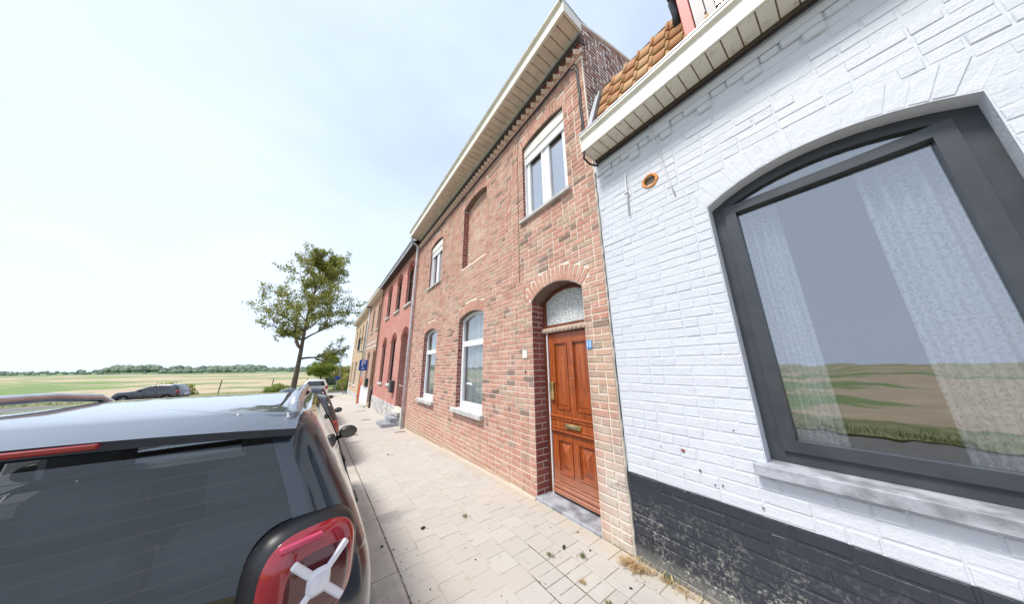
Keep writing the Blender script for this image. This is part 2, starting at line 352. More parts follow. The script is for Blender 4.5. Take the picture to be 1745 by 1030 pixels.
M['leaf_yellow'] = mat_leaf('yellow_bush_leaf', [(0, (.16, .17, .03)), (1, (.42, .37, .08))])
M['grass'] = mat_leaf('grass_blade', [(0, (.07, .11, .02)), (.6, (.15, .2, .04)), (1, (.35, .31, .14))])
M['straw'] = mat_leaf('dry_grass', [(0, (.34, .22, .10)), (.5, (.50, .34, .16)), (1, (.62, .48, .27))], .2)
M['mossline'] = simple('joint_moss', (.075, .065, .035), .95, bump=.6, var=.4)
M['bark'] = simple('bark', (.115, .088, .065), .95, bump=.8, bscale=20, var=.3)
M['clod'] = simple('dark_soil_clod', (.03, .024, .02), .9, bump=.8, bscale=60)
M['clod2'] = simple('brown_soil_clod', (.12, .085, .06), .95, bump=.8, bscale=60)
t = NT('clay_pantile'); p = t.pos(); ti = t.attr(); n = t.noise(p, 11, 5, .65); n2 = t.noise(p, 60, 3)
c = t.ramp(ti, [(0, (.42, .20, .09)), (.5, (.56, .27, .13)), (1, (.60, .36, .19))]); c = t.mix(t.rng(n, .5, .66, 0, .75), c, (.40, .33, .12)); c = t.mix(t.rng(n2, .6, .72, 0, .6), c, (.1, .08, .05))
t.col(c); t.rough(.85); t.bump(t.math('ADD', n, n2), .5, .01); M['tile'] = t.m
M['roof'] = simple('roof_tile_brown', (.22, .11, .08), .85, bump=.6, bscale=12)
M['blue'] = simple('sign_blue', (.012, .07, .36), .35, var=.04)
M['signwhite'] = simple('sign_white', (.82, .82, .82), .4, var=.02)
M['orange'] = simple('orange_post', (.72, .12, .035), .45, var=.06)
M['plateblue'] = simple('enamel_blue', (.13, .36, .72), .3, var=.1)
M['foam'] = simple('orange_foam', (.55, .23, .07), .9, bump=1, bscale=50, var=.4)
def paint(name, c, metal=.5):
    t = NT(name); p = t.obj(); n = t.noise(p, 700, 2); t.col(t.mix(t.rng(n, .4, .6), tuple(v*.8 for v in c), tuple(v*1.25 for v in c)))
    t.rough(.30); t.p.inputs['Metallic'].default_value = metal; t.p.inputs['Coat Weight'].default_value = 1; t.p.inputs['Coat Roughness'].default_value = .02; t.p.inputs['Coat IOR'].default_value = 1.6
    return t.m
M['navy'] = paint('navy_car_paint', (.012, .020, .034), .25)
M['charcoal'] = paint('charcoal_car_paint', (.022, .02, .02), .25)
M['silver'] = paint('silver_car_paint', (.74, .75, .76), .2)
M['darkcar'] = paint('dark_car_paint', (.03, .035, .05))
t = NT('red_lens'); p = t.pos(); n = t.noise(p, 240, 2)
t.col(t.mix(n, (.20, .004, .012), (.36, .010, .02))); t.rough(.12); t.p.inputs['Coat Weight'].default_value = 1; t.p.inputs['Coat Roughness'].default_value = .02; M['lens'] = t.m
t = NT('pink_lens'); t.col((.55, .05, .12)); t.rough(.2); t.p.inputs['Coat Weight'].default_value = 1; M['lens_pink'] = t.m
t = NT('dark_lens'); t.col((.07, .002, .007)); t.rough(.12); t.p.inputs['Coat Weight'].default_value = 1; M['lens_dark'] = t.m
t = NT('white_reflector'); wv = t.n('TexWave', i_Scale=160.0); t.l(t.obj(), wv.inputs['Vector']); t.col(t.mix(wv.outputs[0], (.62, .60, .66), (.85, .82, .86))); t.rough(.2); t.p.inputs['Coat Weight'].default_value = 1; M['reflector'] = t.m
M['tyre'] = simple('tyre_rubber', (.022, .022, .022), .8, bump=.4)
M['rim'] = simple('alloy_rim', (.4, .41, .42), .35, metal=.8)
M['chrome'] = simple('brushed_rail', (.55, .56, .58), .22, metal=.9)

# ------------------------------------------------------------------ bricks and other laid pieces
def brick_geo(dx, dy, dz, r, ch=.005, j=.0025):
    """front at x=0 facing -x, back at x=dx, centred in y and z; chamfered, uneven front edge"""
    a, b = dy/2, dz/2; e = lambda: r.uniform(-j, j)
    fx = r.uniform(-j, j)*1.3
    vs = [(fx+e()*.6, s*(a-ch*r.uniform(.7, 1.6)), u*(b-ch*r.uniform(.7, 1.6))) for s, u in ((-1, -1), (1, -1), (1, 1), (-1, 1))]
    vs += [(ch+e()*.4+.001, s*a+e()*.6, u*b+e()*.6) for s, u in ((-1, -1), (1, -1), (1, 1), (-1, 1))]
    vs += [(dx, s*a, u*b) for s, u in ((-1, -1), (1, -1), (1, 1), (-1, 1))]
    fs = [(0, 3, 2, 1)]+[(i, (i+1) % 4, 4+(i+1) % 4, 4+i) for i in range(4)]+[(4+i, 4+(i+1) % 4, 8+(i+1) % 4, 8+i) for i in range(4)]
    return [Vector(v) for v in vs], fs
class Pieces:
    def __init__(s): s.p = []
    def add(s, mat4, dx, dy, dz, tint): s.p.append((mat4, dx, dy, dz, tint))
    def build(s, name, fieldname, mat, parent, nind, eye=CAM, ch=.005, j=.0025, seed=1):
        r = random.Random(seed)
        s.p.sort(key=lambda q: (q[0].translation-eye).length)
        cache = {}
        for m, dx, dy, dz, ti in s.p[:nind]:
            key = (round(dx, 2), round(dy*25), round(dz*60), int(ti*7.99), r.randrange(2))
            if key not in cache:
                b = MB(); v, f = brick_geo(dx, dy, dz, r, ch, j); b.add(v, f, ti); me = b.mesh(name); me.materials.append(mat); cache[key] = (me, dx, dy, dz)
            me, ex, ey, ez = cache[key]
            o = bpy.data.objects.new(name, me); col.objects.link(o); o.parent = parent
            o.matrix_basis = Matrix.Translation(-absloc(parent)) @ m @ Matrix.Diagonal((dx/ex, dy/ey, dz/ez, 1))
        if s.p[nind:]:
            b = MB()
            for m, dx, dy, dz, ti in s.p[nind:]:
                v, f = brick_geo(dx, dy, dz, r, ch, j); b.add([m @ q for q in v], f, ti)
            tag(b.build(fieldname, mat, parent, fix=False), kind='stuff')
class Opening:
    """arched opening in a wall along Y: y0<y1, sill z0, springing zs, rise"""
    def __init__(s, y0, y1, z0, zs, rise, depth, vh=.22, circle=False):
        s.y0, s.y1, s.z0, s.zs, s.rise, s.depth, s.vh, s.circle = y0, y1, z0, zs, rise, depth, vh, circle
        s.c = (y0+y1)/2; s.h = (y1-y0)/2
        if rise > 0: s.R = (s.h**2+rise**2)/(2*rise); s.zc = zs+rise-s.R; s.th = math.asin(min(1, s.h/s.R))
    def hi(s, y):
        if s.circle: return s.zs+math.sqrt(max(0, s.h**2-(y-s.c)**2))
        if s.rise <= 0: return s.zs
        return s.zc+math.sqrt(max(0, s.R**2-(y-s.c)**2))
    def lo(s, y):
        if s.circle: return s.zs-math.sqrt(max(0, s.h**2-(y-s.c)**2))
        return s.z0
    def ys(s, n=10): return [s.y0+(s.y1-s.y0)*i/n for i in range(n+1)]
    def block(s, z):       # blocked y-interval for a course centred on z
        if s.circle:
            d = s.h**2-(z-s.zs)**2
            return None if d <= 0 else (s.c-math.sqrt(d)-.01, s.c+math.sqrt(d)+.01)
        if z+.03 < s.z0: return None
        if z < s.zs: return (s.y0, s.y1)
        if s.rise <= 0: return (s.y0-.1, s.y1+.1) if z < s.zs+s.vh else None
        yo = (s.R+s.vh)*math.sin(s.th); zo = s.zc+(s.R+s.vh)*math.cos(s.th)
        if z < zo: f = (z-s.zs)/(zo-s.zs); h = s.h+(yo-s.h)*f+.008; return (s.c-h, s.c+h)
        d = (s.R+s.vh+.012)**2-(z-s.zc)**2
        return None if d <= 0 else (s.c-math.sqrt(d), s.c+math.sqrt(d))
def wall_mesh(b, X, y0, y1, z0f, z1, ops, rv=None):
    """flat sheet at x=X facing the street with openings and their reveals; z0f(y) foot"""
    br = {y0, y1}
    yy = y0
    while yy < y1: br.add(yy); yy += 1.0
    for o in ops: br.update(o.ys(14 if o.circle else 10))
    br = sorted(br); br = [v for i, v in enumerate(br) if i == 0 or v-br[i-1] > 1e-5]
    for a, c in zip(br, br[1:]):
        mid = (a+c)/2; la, lc = z0f(a), z0f(c)
        for o in sorted([o for o in ops if o.y0 < mid < o.y1], key=lambda o: o.z0):
            if o.lo(mid) > (la+lc)/2: b.quad((X, a, la), (X, a, o.lo(a)), (X, c, o.lo(c)), (X, c, lc))
            la, lc = o.hi(a), o.hi(c)
        b.quad((X, a, la), (X, a, z1), (X, c, z1), (X, c, lc))
    for o in ops:
        D = X+o.depth
        bs = b
        if rv is not None: b, bs = MB(), MB(); rv.append((b, bs))
        ys = o.ys(14 if o.circle else 10)
        for a, c in zip(ys, ys[1:]):
            bs.quad((X, a, o.hi(a)), (D, a, o.hi(a)), (D, c, o.hi(c)), (X, c, o.hi(c)))
            b.quad((X, a, o.lo(a)), (X, c, o.lo(c)), (D, c, o.lo(c)), (D, a, o.lo(a)))
        if not o.circle:
            for y in (o.y0, o.y1): b.quad((X, y, o.z0), (X, y, o.zs), (D, y, o.zs), (D, y, o.z0))
CH = .079
def lay_front(P, X, y0, y1, zbase, ztop, ops, r, L=.222, gap=.012, proud=.0, tint=None, jambs=True, PJ=None, depth=.05, skip=None, footf=None):
    """wild-bond courses from y0 to y1; bricks' front at X"""
    z = zbase; k = 0
    while z+CH < ztop+.01:
        zc = z+CH/2
        iv = [(y0, y1)]
        for o in ops:
            bl = o.block(zc)
            if not bl: continue
            nv = []
            for a, b in iv:
                if bl[1] <= a or bl[0] >= b: nv.append((a, b)); continue
                if bl[0]-a > .03: nv.append((a, bl[0]))
                if b-bl[1] > .03: nv.append((bl[1], b))
            iv = nv
        for a, b in iv:
            y = a; first = True
            while y < b-.02:
                w_ = (L if r.random() < .62 else L*.5-gap*.5+.004)
                if first and k % 2: w_ = L*.5
                first = False
                if b-(y+w_) < .07: w_ = b-y
                if w_ > L*1.3: w_ = w_*.5
                yc = y+w_/2
                if footf is None or zc+CH/2 > footf(yc)+.01:
                    zz = zc+r.uniform(-.0015, .0015)
                    ti = r.random() if tint is None else tint(r, yc, zc)
                    m = Matrix.Translation((X+r.uniform(-.002, .001)-proud, yc, zz)) @ Matrix.Rotation(r.uniform(-.006, .006), 4, 'X')
                    if skip is None or not skip(yc, zc): P.add(m, depth, w_-gap, CH-gap-r.uniform(0, .002), ti)
                y += w_
        z += CH; k += 1
    for o in ops:
        if o.circle or o.rise <= 0: continue
        n = max(7, round(2*o.th*(o.R+o.vh/2)/.078)); n += 1-n % 2
        for i in range(n):
            a = -o.th+2*o.th*(i+.5)/n; w_ = 2*o.th*(o.R+.03)/n-.010
            cy, cz = o.c+(o.R+o.vh/2+.002)*math.sin(a), o.zc+(o.R+o.vh/2+.002)*math.cos(a)
            m = Matrix.Translation((X+r.uniform(-.002, .001)-proud, cy, cz)) @ Matrix.Rotation(-a, 4, 'X')
            P.add(m, min(.11, depth*2), w_+.004, o.vh-.008, r.uniform(.15, .8) if tint is None else tint(r, cy, cz)*.65+.12)
    if PJ is not None:
        for o in ops:
            if o.circle: continue
            z = zbase; k = 0
            while z+CH < o.zs+.03:
                if z+CH*.6 > o.z0:
                    segs = [(0, o.depth)] if k % 2 else [(0, o.depth*.5), (o.depth*.5, o.depth)]
                    for sy, fl in ((o.y1, 1), (o.y0, -1)):
                        for a, b in segs:
                            # face towards the opening, 6 mm proud of the reveal
                            m = Matrix.Translation((X+(a+b)/2+.004, sy-fl*.006, z+CH/2)) @ Matrix.Rotation(R(90) if fl > 0 else R(-90), 4, 'Z')
                            PJ.add(m, .03, b-a-.012, CH-.013, r.random())
                z += CH; k += 1

# ------------------------------------------------------------------ window parts
def ring(b, X0, X1, op, w_, inset=0.0, n=12):
    """arched frame of width w_ filling the opening (front at X0)"""
    def outline(k):
        h = op.h-k; zs = op.zs; pts = [(op.c-h, op.z0+k), (op.c+h, op.z0+k)]
        for i in range(n+1):
            y = op.c+h-2*h*i/n; pts.append((y, max(op.hi(y)-k, op.z0+k+.02)))
        return pts
    A, Bq = outline(inset), outline(inset+w_); m = len(A)
    vs = [(X0, *p) for p in A]+[(X0, *p) for p in Bq]+[(X1, *p) for p in A]+[(X1, *p) for p in Bq]
    fs = []
    for i in range(m):
        j = (i+1) % m
        fs += [(i, j, m+j, m+i), (2*m+i, 3*m+i, 3*m+j, 2*m+j), (m+i, m+j, 3*m+j, 3*m+i), (i, 2*m+i, 2*m+j, j)]
    b.add(vs, fs)
def pane(parent, X, op, k, mat, name='pane', z0=None, z1=None, y0=None, y1=None):
    b = MB(); n = 12
    ya, yb = (op.y0+k if y0 is None else y0), (op.y1-k if y1 is None else y1); zl = op.z0+k if z0 is None else z0
    pts = [(ya, zl), (yb, zl)]
    for i in range(n+1):
        y = yb+(ya-yb)*i/n; zt = op.hi(y)-k
        pts.append((y, zt if z1 is None else min(zt, z1)))
    b.prism(pts, X, X+.006, 'x'); return b.build(name, mat, parent)
def curtain(parent, X, op, y0, y1, z0, z1, waves=9, amp=.025, name='curtain'):
    b = MB(); n = waves*8; vs = []; fs = []
    for i in range(n+1):
        f = i/n; y = y0+(y1-y0)*f; x = X+amp*math.sin(f*waves*2*math.pi)+.01*math.sin(f*23)
        vs += [(x, y, z0), (x, y, min(z1, op.hi(y)-.05))]
    for i in range(n): fs.append((2*i, 2*i+1, 2*i+3, 2*i+2))
    b.add(vs, fs); return b.build(name, M['lace'], parent, smooth=True, fix=False)
def sill(parent, X, op, zt, th=.085, proj=.07, ext=.09, mat='concrete', slope=.012):
    b = MB(); r_ = .006
    b.bbox(X-proj, X+op.depth, op.y0-ext, op.y1+ext, zt-th, zt, r_)
    return b.build('sill', M[mat], parent)

# ------------------------------------------------------------------ ground, road, kerb, pavement
WX = 2.45
def strip(name, mat, x0, x1, ys, dz, kind='structure', mid=None):
    b = MB()
    for a, c in zip(ys, ys[1:]): b.quad((x0, a, g(a)+dz), (x1, a, g(a)+dz), (x1, c, g(c)+dz), (x0, c, g(c)+dz))
    o = b.build(name, mat); me = o.data
    return tag(o, kind=kind)
YS = [-12, -6, -2, 2, 3, 4.5, 6, 9.3, 13, 16, 24, 32, 34]
b = MB()
gy = [-400, -60]+YS[1:]+[40, 60, 100, 200, 400, 800, 1600, 4000]; gx = [-4000, -800, -200, -60, -20, 0, 20, 60, 200, 800, 4000]
for a, c in zip(gy, gy[1:]):
    for p_, q_ in zip(gx, gx[1:]): b.quad((p_, a, g(a)-.32), (q_, a, g(a)-.32), (q_, c, g(c)-.32), (p_, c, g(c)-.32))
tag(b.build('ground', M['field']), 'ploughed tan field running out to green land at the horizon', kind='structure')
tag(strip('road', M['asphalt'], -5.9, .52, YS, -.115), 'grey asphalt street beside the parked cars')
b = MB()
b.box(-400, 60, 34.0, 38.6, -1.6, g(36)-.118); tag(b.build('crossing_road', M['asphalt']), 'asphalt road crossing beyond the end of the houses', kind='structure')
b = MB(); b.box(-5.9+.0, -5.65, -12, 33.9, -1.2, -.9)
# far verge
b = MB()
for a, c in zip(YS, YS[1:]):
    b.quad((-9.0, a, g(a)-.06), (-5.9, a, g(a)-.08), (-5.9, c, g(c)-.08), (-9.0, c, g(c)-.06)); b.quad((-5.9, a, g(a)-.08), (-5.9, a, g(a)-.4), (-5.9, c, g(c)-.4), (-5.9, c, g(c)-.08))
tag(b.build('verge', M['turf'], fix=False), 'rough grass verge on the open side of the street', kind='structure')
b = MB(); b.box(-200, 60, 38.6, 47, -1.8, -.98); tag(b.build('far_verge', M['turf']), 'grass verge beyond the crossing road', kind='structure')
b = MB(); b.box(.75, 14, 32.6, 34.0, -1.8, g(33)-.004); tag(b.build('side_pavement', M['kerb']), 'pavement round the end of the terrace', kind='structure')

pav = strip('pavement', M['joint'], .75, WX+.05, YS, -.0032); tag(pav, 'pavement of square concrete pavers along the houses')
r = random.Random(3); P = Pieces()
PS = .2125; ncol = 8; cw = (WX-.752)/ncol
for i in range(ncol):
    off = (PS/2 if i % 2 else 0)
    y = 1.79-PS*26+off
    while y < 33.4:
        yc = y+PS/2; sl_ = math.atan2(g(yc+.1)-g(yc-.1), .2)
        m = Matrix.Translation((.752+cw*(i+.5), yc, g(yc)+r.uniform(-.0006, .0006))) @ Matrix.Rotation(sl_+r.uniform(-.002, .002), 4, 'X') @ Matrix.Rotation(r.uniform(-.002, .002), 4, 'Y') @ Matrix.Rotation(R(90), 4, 'Y')
        # local -x (front) -> +z up ; local z -> world x
        P.add(m, .05, PS-.0045, cw-.0045, r.random()); y += PS
P.build('paver', 'paver_field', M['paver'], pav, 300, eye=Vector((1.3, 2.2, 1.0)), ch=.002, j=.0006, seed=5)
kerb = strip('kerb', M['joint'], .52, .75, YS, -.03); tag(kerb, 'concrete kerb between the pavement and the parked cars')
P = None; r = random.Random(11); cache = None
y = 2.65-15.0; k = 0
while y < 33.5:
    b = MB(); yc = y+.5
    poly = [(.505, -.25), (.505, -.045), (.525, -.012), (.56, .0), (.742, .004), (.748, -.004), (.748, -.25)]
    n = len(poly); q = []
    for ye, s in ((y+.004, 0), (y+.996, 0)): q += [(px, ye, pz+g(ye)) for px, pz in poly]
    b.add(q, [tuple(range(n)), tuple(range(n, 2*n))[::-1]]+[(i, n+i, n+(i+1) % n, (i+1) % n) for i in range(n)])
    b.build('kerb_stone', M['kerb'], kerb); y += 1.0; k += 1

# ------------------------------------------------------------------ the brick house with the wooden door
HY0, HY1 = 1.55, 9.48
house = empty('brick_house', (4, 5.5, 0), 'weathered pink brick terraced house with varnished wooden door numbered twelve', 'house')
oW1 = Opening(6.90, 8.03, .78, 2.64, .12, .14); oW2 = Opening(4.31, 5.48, .80, 2.71, .12, .14)
oU1 = Opening(6.92, 8.00, 4.12, 5.57, .10, .13); oN = Opening(4.28, 5.45, 3.98, 5.65, .12, .15); oU2 = Opening(1.98, 3.00, 4.07, 5.58, .075, .13)
oD = Opening(1.89, 2.85, .03, 2.60, .18, .27)
ops = [oW1, oW2, oU1, oN, oU2, oD]
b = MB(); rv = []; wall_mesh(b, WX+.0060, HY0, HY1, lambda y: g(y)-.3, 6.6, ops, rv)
b.quad((WX+.148, oN.y0, oN.z0), (WX+.148, oN.y1, oN.z0), (WX+.148, oN.y1, 5.9), (WX+.148, oN.y0, 5.9))
# shell: back, party walls, ceiling
b.quad((8.5, HY0, -.6), (8.5, HY1, -.6), (8.5, HY1, 7), (8.5, HY0, 7)); b.quad((WX+.01, HY1, -.6), (8.5, HY1, -.6), (8.5, HY1, 6.6), (WX+.01, HY1, 6.6))
b.quad((WX+.01, HY0+.02, -.6), (8.5, HY0+.02, -.6), (8.5, HY0+.02, 4.6), (WX+.01, HY0+.02, 4.6))
b.quad((WX+.15, HY0+.02, 6.3), (8.5, HY0+.02, 6.3), (8.5, HY1, 6.3), (WX+.15, HY1, 6.3))
wall = b.build('wall', M['mortar'], house, fix=False)
soffit_shade, jmort = mat_mortar('shaded_soffit', (.14, .085, .07), (.23, .16, .13)), mat_mortar('grey_jamb_mortar', (.46, .39, .33), (.56, .49, .42))  # soffits and jamb mortar coloured darker to stand for shade inside the openings
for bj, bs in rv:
    bj.build('reveal', jmort, wall, fix=False); bs.build('arch_soffit', soffit_shade, wall, fix=False)
PB, PJ = Pieces(), Pieces(); r = random.Random(21)
def tint_main(r, y, z):
    v = r.random()
    if z < .5: v = min(1, v*.6+.4)
    return v
lay_front(PB, WX, HY0+.012, HY1, -.316, 6.12, ops, r, tint=tint_main, PJ=PJ, footf=lambda y: g(y))
# bricks filling the blind window
PN = Pieces(); z = -.316
oNf = Opening(4.28, 5.45, 3.98, 5.65, .15, .11)
lay_front(PN, WX+.143, oN.y0+.012, oN.y1-.012, 3.98+.0, 5.84, [], r, tint=lambda r, y, z: .45+.55*r.random(), skip=lambda y, z: z+.03 > oN.hi(y) or abs(y-oN.c) > oN.h-.04)
PB.p += PN.p
PB.build('brick', 'brickwork', M['brick'], wall, 300, eye=Vector((.9, 1.7, 1.5)), ch=.004, j=.0017, seed=2)
PJ.build('jamb_brick', 'jamb_brickwork', M['brick_jamb'], wall, 150, eye=Vector((.9, 1.7, 1.5)), seed=3)  # jamb bricks get a darker red than the front, as painted shade
# cement fillet along the foot
b = MB()
for a, c in zip([1.56, 1.89], [1.89, 1.9]): pass
ysf = [2.85, 3, 4.5, 6, 7.5, 9.3, 9.48]
for a, c in zip(ysf, ysf[1:]):
    b.add([(WX-.045, a, g(a)-.004), (WX-.012, a, g(a)+.014), (WX+.02, a, g(a)+.022), (WX-.045, c, g(c)-.004), (WX-.012, c, g(c)+.014), (WX+.02, c, g(c)+.022)], [(0, 1, 4, 3), (1, 2, 5, 4)])
b.build('base_fillet', mat_mortar('sandy_cement', (.44, .385, .31), (.50, .44, .36), 12), wall, fix=False)
# cornice: string course, dog-tooth row, dark recess, soffit, fascia gutter
corn = MB().box(WX-.012, WX+.05, HY0, HY1, 6.13, 6.185).build('cornice', M['brick'], house)
y = HY0+.09; i = 0
proto = None
while y < HY1-.04:
    if proto is None:
        b = MB(); s_ = .056; b.prism([(-.085, 0), (0, -s_), (.085, 0), (0, s_)], -.052, .052, 'z'); proto = b.mesh('tooth_brick'); proto.materials.append(M['tooth'])
        for q in range(len(proto.polygons)): proto.attributes['tint'].data[q].value = .92
    o = bpy.data.objects.new('tooth_brick', proto); col.objects.link(o); o.parent = corn
    o.matrix_basis = Matrix.Translation(Vector((WX+.012, y, 6.239+r.uniform(-.002, .002)))-absloc(corn)) @ Matrix.Rotation(r.uniform(-.06, .06), 4, 'Z'); y += .140
MB().box(WX-.012, WX+.04, HY0, HY1, 6.295, 6.345).build('string_course', M['brick_jamb'], house)
MB().box(WX+.075, WX+.12, HY0, HY1, 6.1, 6.62).build('cornice_backing', M['brick_jamb'], house)  # dark brick colour puts shade into the recess behind the teeth
eave = MB().box(WX-.02, WX+.06, HY0-.01, HY1-.02, 6.36, 6.56).build('eave_board', simple('dark_eave_board', (.05, .035, .03), .8), house)
y = HY0-.015; pm = None; r = random.Random(4)
while y < HY1-.05:
    MB().bbox(2.085, WX-.02, y+.006, y+.139, 6.545+r.uniform(0, .0015), 6.562, .002).build('soffit_plank', M['soffit'], eave); y += .145
MB().box(WX-.045, WX-.018, HY0-.01, HY1-.02, 6.50, 6.547).build('soffit_trim', M['grey_pipe'], eave)
b = MB(); b.prism([(2.045, 6.53), (2.085, 6.53), (2.085, 6.74), (2.0, 6.76), (2.0, 6.735), (2.045, 6.725)], HY0-.02, HY1-.02, 'y'); b.build('fascia', M['cream'], eave)
b = MB(); b.prism([(2.0, 6.752), (2.06, 6.752), (2.06, 6.772), (2.0, 6.772)], HY0-.022, HY1-.018, 'y'); b.build('gutter_lip', M['zinc'], eave)
# verge board at the end of the eave and the exposed gable
b = MB(); b.prism([(2.046, 6.53), (2.44, 6.53), (2.44, 6.735), (2.046, 6.765)], HY0-.055, HY0-.022, 'y'); b.build('verge_board', M['cream'], eave)
b = MB(); b.prism([(2.0, 6.768), (2.45, 6.745), (2.45, 6.765), (2.0, 6.795)], HY0-.06, HY0-.016, 'y'); b.build('verge_cap', M['zinc'], eave)
gt = lambda x: 6.72+.50*(x-WX) if x < 3.2 else 6.72+.375+.42*(x-3.2)
b = MB()
b.add([(WX+.01, HY0, 3.9), (8.5, HY0, 3.9), (8.5, HY0, gt(8.5)-.02), (3.2, HY0, gt(3.2)-.02), (WX+.01, HY0, 6.72)], [(0, 1, 2, 3, 4)])
gable = b.build('gable_wall', M['mortar_gable'], house)
PG = Pieces(); r = random.Random(9); z = 4.2; k = 0
while z < 9.3:
    x = WX+.004-(.11 if k % 2 else 0)+.0; zc = z+CH/2
    while x < 5.6:
        w_ = .222 if r.random() < .75 else .112; a = max(x, WX+.004); xe = x+w_; x = xe
        if xe-a < .05 or zc+.03 > gt((a+xe)/2): continue
        m = Matrix.Translation(((a+xe)/2, HY0-.008+r.uniform(-.002, .002), zc+r.uniform(-.003, .003))) @ Matrix.Rotation(r.uniform(-.012, .012), 4, 'Y') @ Matrix.Rotation(R(90), 4, 'Z')
        PG.add(m, .05, xe-a-.032, CH-.036, r.random())
    z += CH; k += 1
PG.build('gable_brick', 'gable_brickwork', M['brick_gable'], gable, 120, eye=Vector((.9, 1.0, 3)), ch=.004, j=.003, seed=8)
b = MB(); b.add([(2.06, HY0-.02, 6.76), (2.06, HY1, 6.76), (3.2, HY1, gt(3.2)+.02), (3.2, HY0-.02, gt(3.2)+.02), (8.5, HY1, gt(8.5)+.02), (8.5, HY0-.02, gt(8.5)+.02)], [(0, 1, 2, 3), (3, 2, 4, 5)]); b.build('roof', M['roof'], house)
b = MB(); b.prism([(2.45, 6.74), (3.2, gt(3.2)+.0), (8.5, gt(8.5)), (8.5, gt(8.5)+.05), (3.2, gt(3.2)+.05), (2.45, 6.79)], HY0-.04, HY0+.05, 'y'); b.build('roof_edge', M['mortar_gable'], house)

# door
door = empty('door', (0, 0, 0)); door.parent = house; door.matrix_parent_inverse = Matrix.Translation(-house.location); door.location = (0, 0, 0)
DX = WX+.25; fy0, fy1 = oD.y0+.008, oD.y1-.004; ly0, ly1 = 1.97, 2.765; lz0, lz1 = .06, 2.10
b = MB(); b.box(DX-.02, DX+.06, fy0, ly0, .03, 2.62); b.box(DX-.02, DX+.06, ly1+.022, fy1, .03, 2.62); b.build('frame', M['wooddark'], door)
MB().bbox(DX-.055, DX+.05, fy0, fy1, 2.115, 2.185, .008).build('transom', M['woodtrim'], door)
b = MB()
for i in range(13):      # carved beads along the transom
    yb = fy0+.04+i*.073; b.bbox(DX-.066, DX-.05, yb, yb+.05, 2.128, 2.170, .010)
b.build('transom_bead', M['woodtrim'], door)
oT = Opening(oD.y0+.01, oD.y1-.01, 2.186, 2.60, .17, .1); b = MB(); ring(b, DX-.015, DX+.035, oT, .045); b.build('fanlight_frame', M['wooddark'], door)
pane(door, DX+.008, oT, .04, M['pebble'], 'fanlight_pane')
MB().bbox(DX-.028, DX-.002, ly1+.002, ly1+.020, .03, 2.112, .003).build('draught_strip', M['pvc'], door)
# leaf: stiles, rails, panels
b = MB(); st = .105; mid = (ly0+ly1)/2
leaf = MB().box(DX+.018, DX+.05, ly0, ly1, lz0, lz1).build('leaf', M['wood'], door)
for a, c in ((ly0, ly0+st), (mid-.05, mid+.05), (ly1-st, ly1)): MB().bbox(DX, DX+.03, a, c, lz0, lz1, .004).build('stile', M['wood'], door)
for z0_, z1_ in ((1.965, 2.10), (.985, 1.07), (.70, .80), (lz0+.13, lz0+.24)):
    for a, c in ((ly0+st, mid-.05), (mid+.05, ly1-st)): MB().bbox(DX+.002, DX+.03, a, c, z0_, z1_, .003).build('rail', M['wood'], door)
MB().bbox(DX-.022, DX+.001, ly0+.005, ly1-.005, .80, .985, .006).build('lock_rail', M['wood'], door)
b = MB(); b.bbox(DX-.042, DX-.02, ly0, ly1, .965, .995, .008); b.bbox(DX-.034, DX-.02, ly0, ly1, .935, .957, .005); b.bbox(DX-.038, DX-.02, ly0, ly1, .79, .815, .008); b.bbox(DX-.032, DX-.02, ly0, ly1, .825, .845, .005); b.build('moulding', M['wood'], door)
b = MB(); b.bbox(DX-.045, DX+.001, ly0, ly1, lz0, lz0+.05, .010); b.bbox(DX-.030, DX+.001, ly0, ly1, lz0+.052, lz0+.10, .012); b.bbox(DX-.018, DX+.001, ly0, ly1, lz0+.102, lz0+.13, .006); b.build('weather_bar', M['wood'], door)
for a, c in ((ly0+st, mid-.05), (mid+.05, ly1-st)):
    for z0_, z1_, low in ((1.07, 1.965, 0), (lz0+.24, .70, 1)):
        b = MB()
        for k in (0, .014):     # stepped moulding round the panel
            x_ = DX-.010+k*1.3
            b.box(x_, DX+.03, a+k, a+k+.012, z0_+k, z1_-k); b.box(x_, DX+.03, c-k-.012, c-k, z0_+k, z1_-k)
            b.box(x_+.0004, DX+.03, a+k+.012, c-k-.012, z0_+k, z0_+k+.012); b.box(x_+.0004, DX+.03, a+k+.012, c-k-.012, z1_-k-.012, z1_-k)
        b.build('panel_moulding', M['wood'], door)
        p0, p1, q0, q1 = a+.034, c-.034, z0_+.034, z1_-.034; b = MB(); e = .012; xo, xi = DX+.024, DX+.010
        if low:   # pointed raised field
            my, mz0, mz1 = (p0+p1)/2, q0+.10, q1-.12; b.add([(xo, p0, q0), (xo, p1, q0), (xo, p1, q1), (xo, p0, q1), (DX-.016, my, mz0), (DX-.016, my, mz1)], [(0, 1, 4), (1, 2, 5, 4), (2, 3, 5), (3, 0, 4, 5)])
        else:
            b.add([(xo, p0, q0), (xo, p1, q0), (xo, p1, q1), (xo, p0, q1), (xi, p0+e*2, q0+e*2), (xi, p1-e*2, q0+e*2), (xi, p1-e*2, q1-e*2), (xi, p0+e*2, q1-e*2)], [(0, 1, 5, 4), (1, 2, 6, 5), (2, 3, 7, 6), (3, 0, 4, 7), (4, 5, 6, 7)])
        b.build('panel', M['wood'], door)
b = MB(); mc = 2.36; b.bbox(DX-.05, DX-.035, mc-.125, mc+.125, .858, .915, .005); b.bbox(DX-.056, DX-.045, mc-.10, mc+.10, .868, .905, .004)
b.build('letter_slot', M['brass'], door)
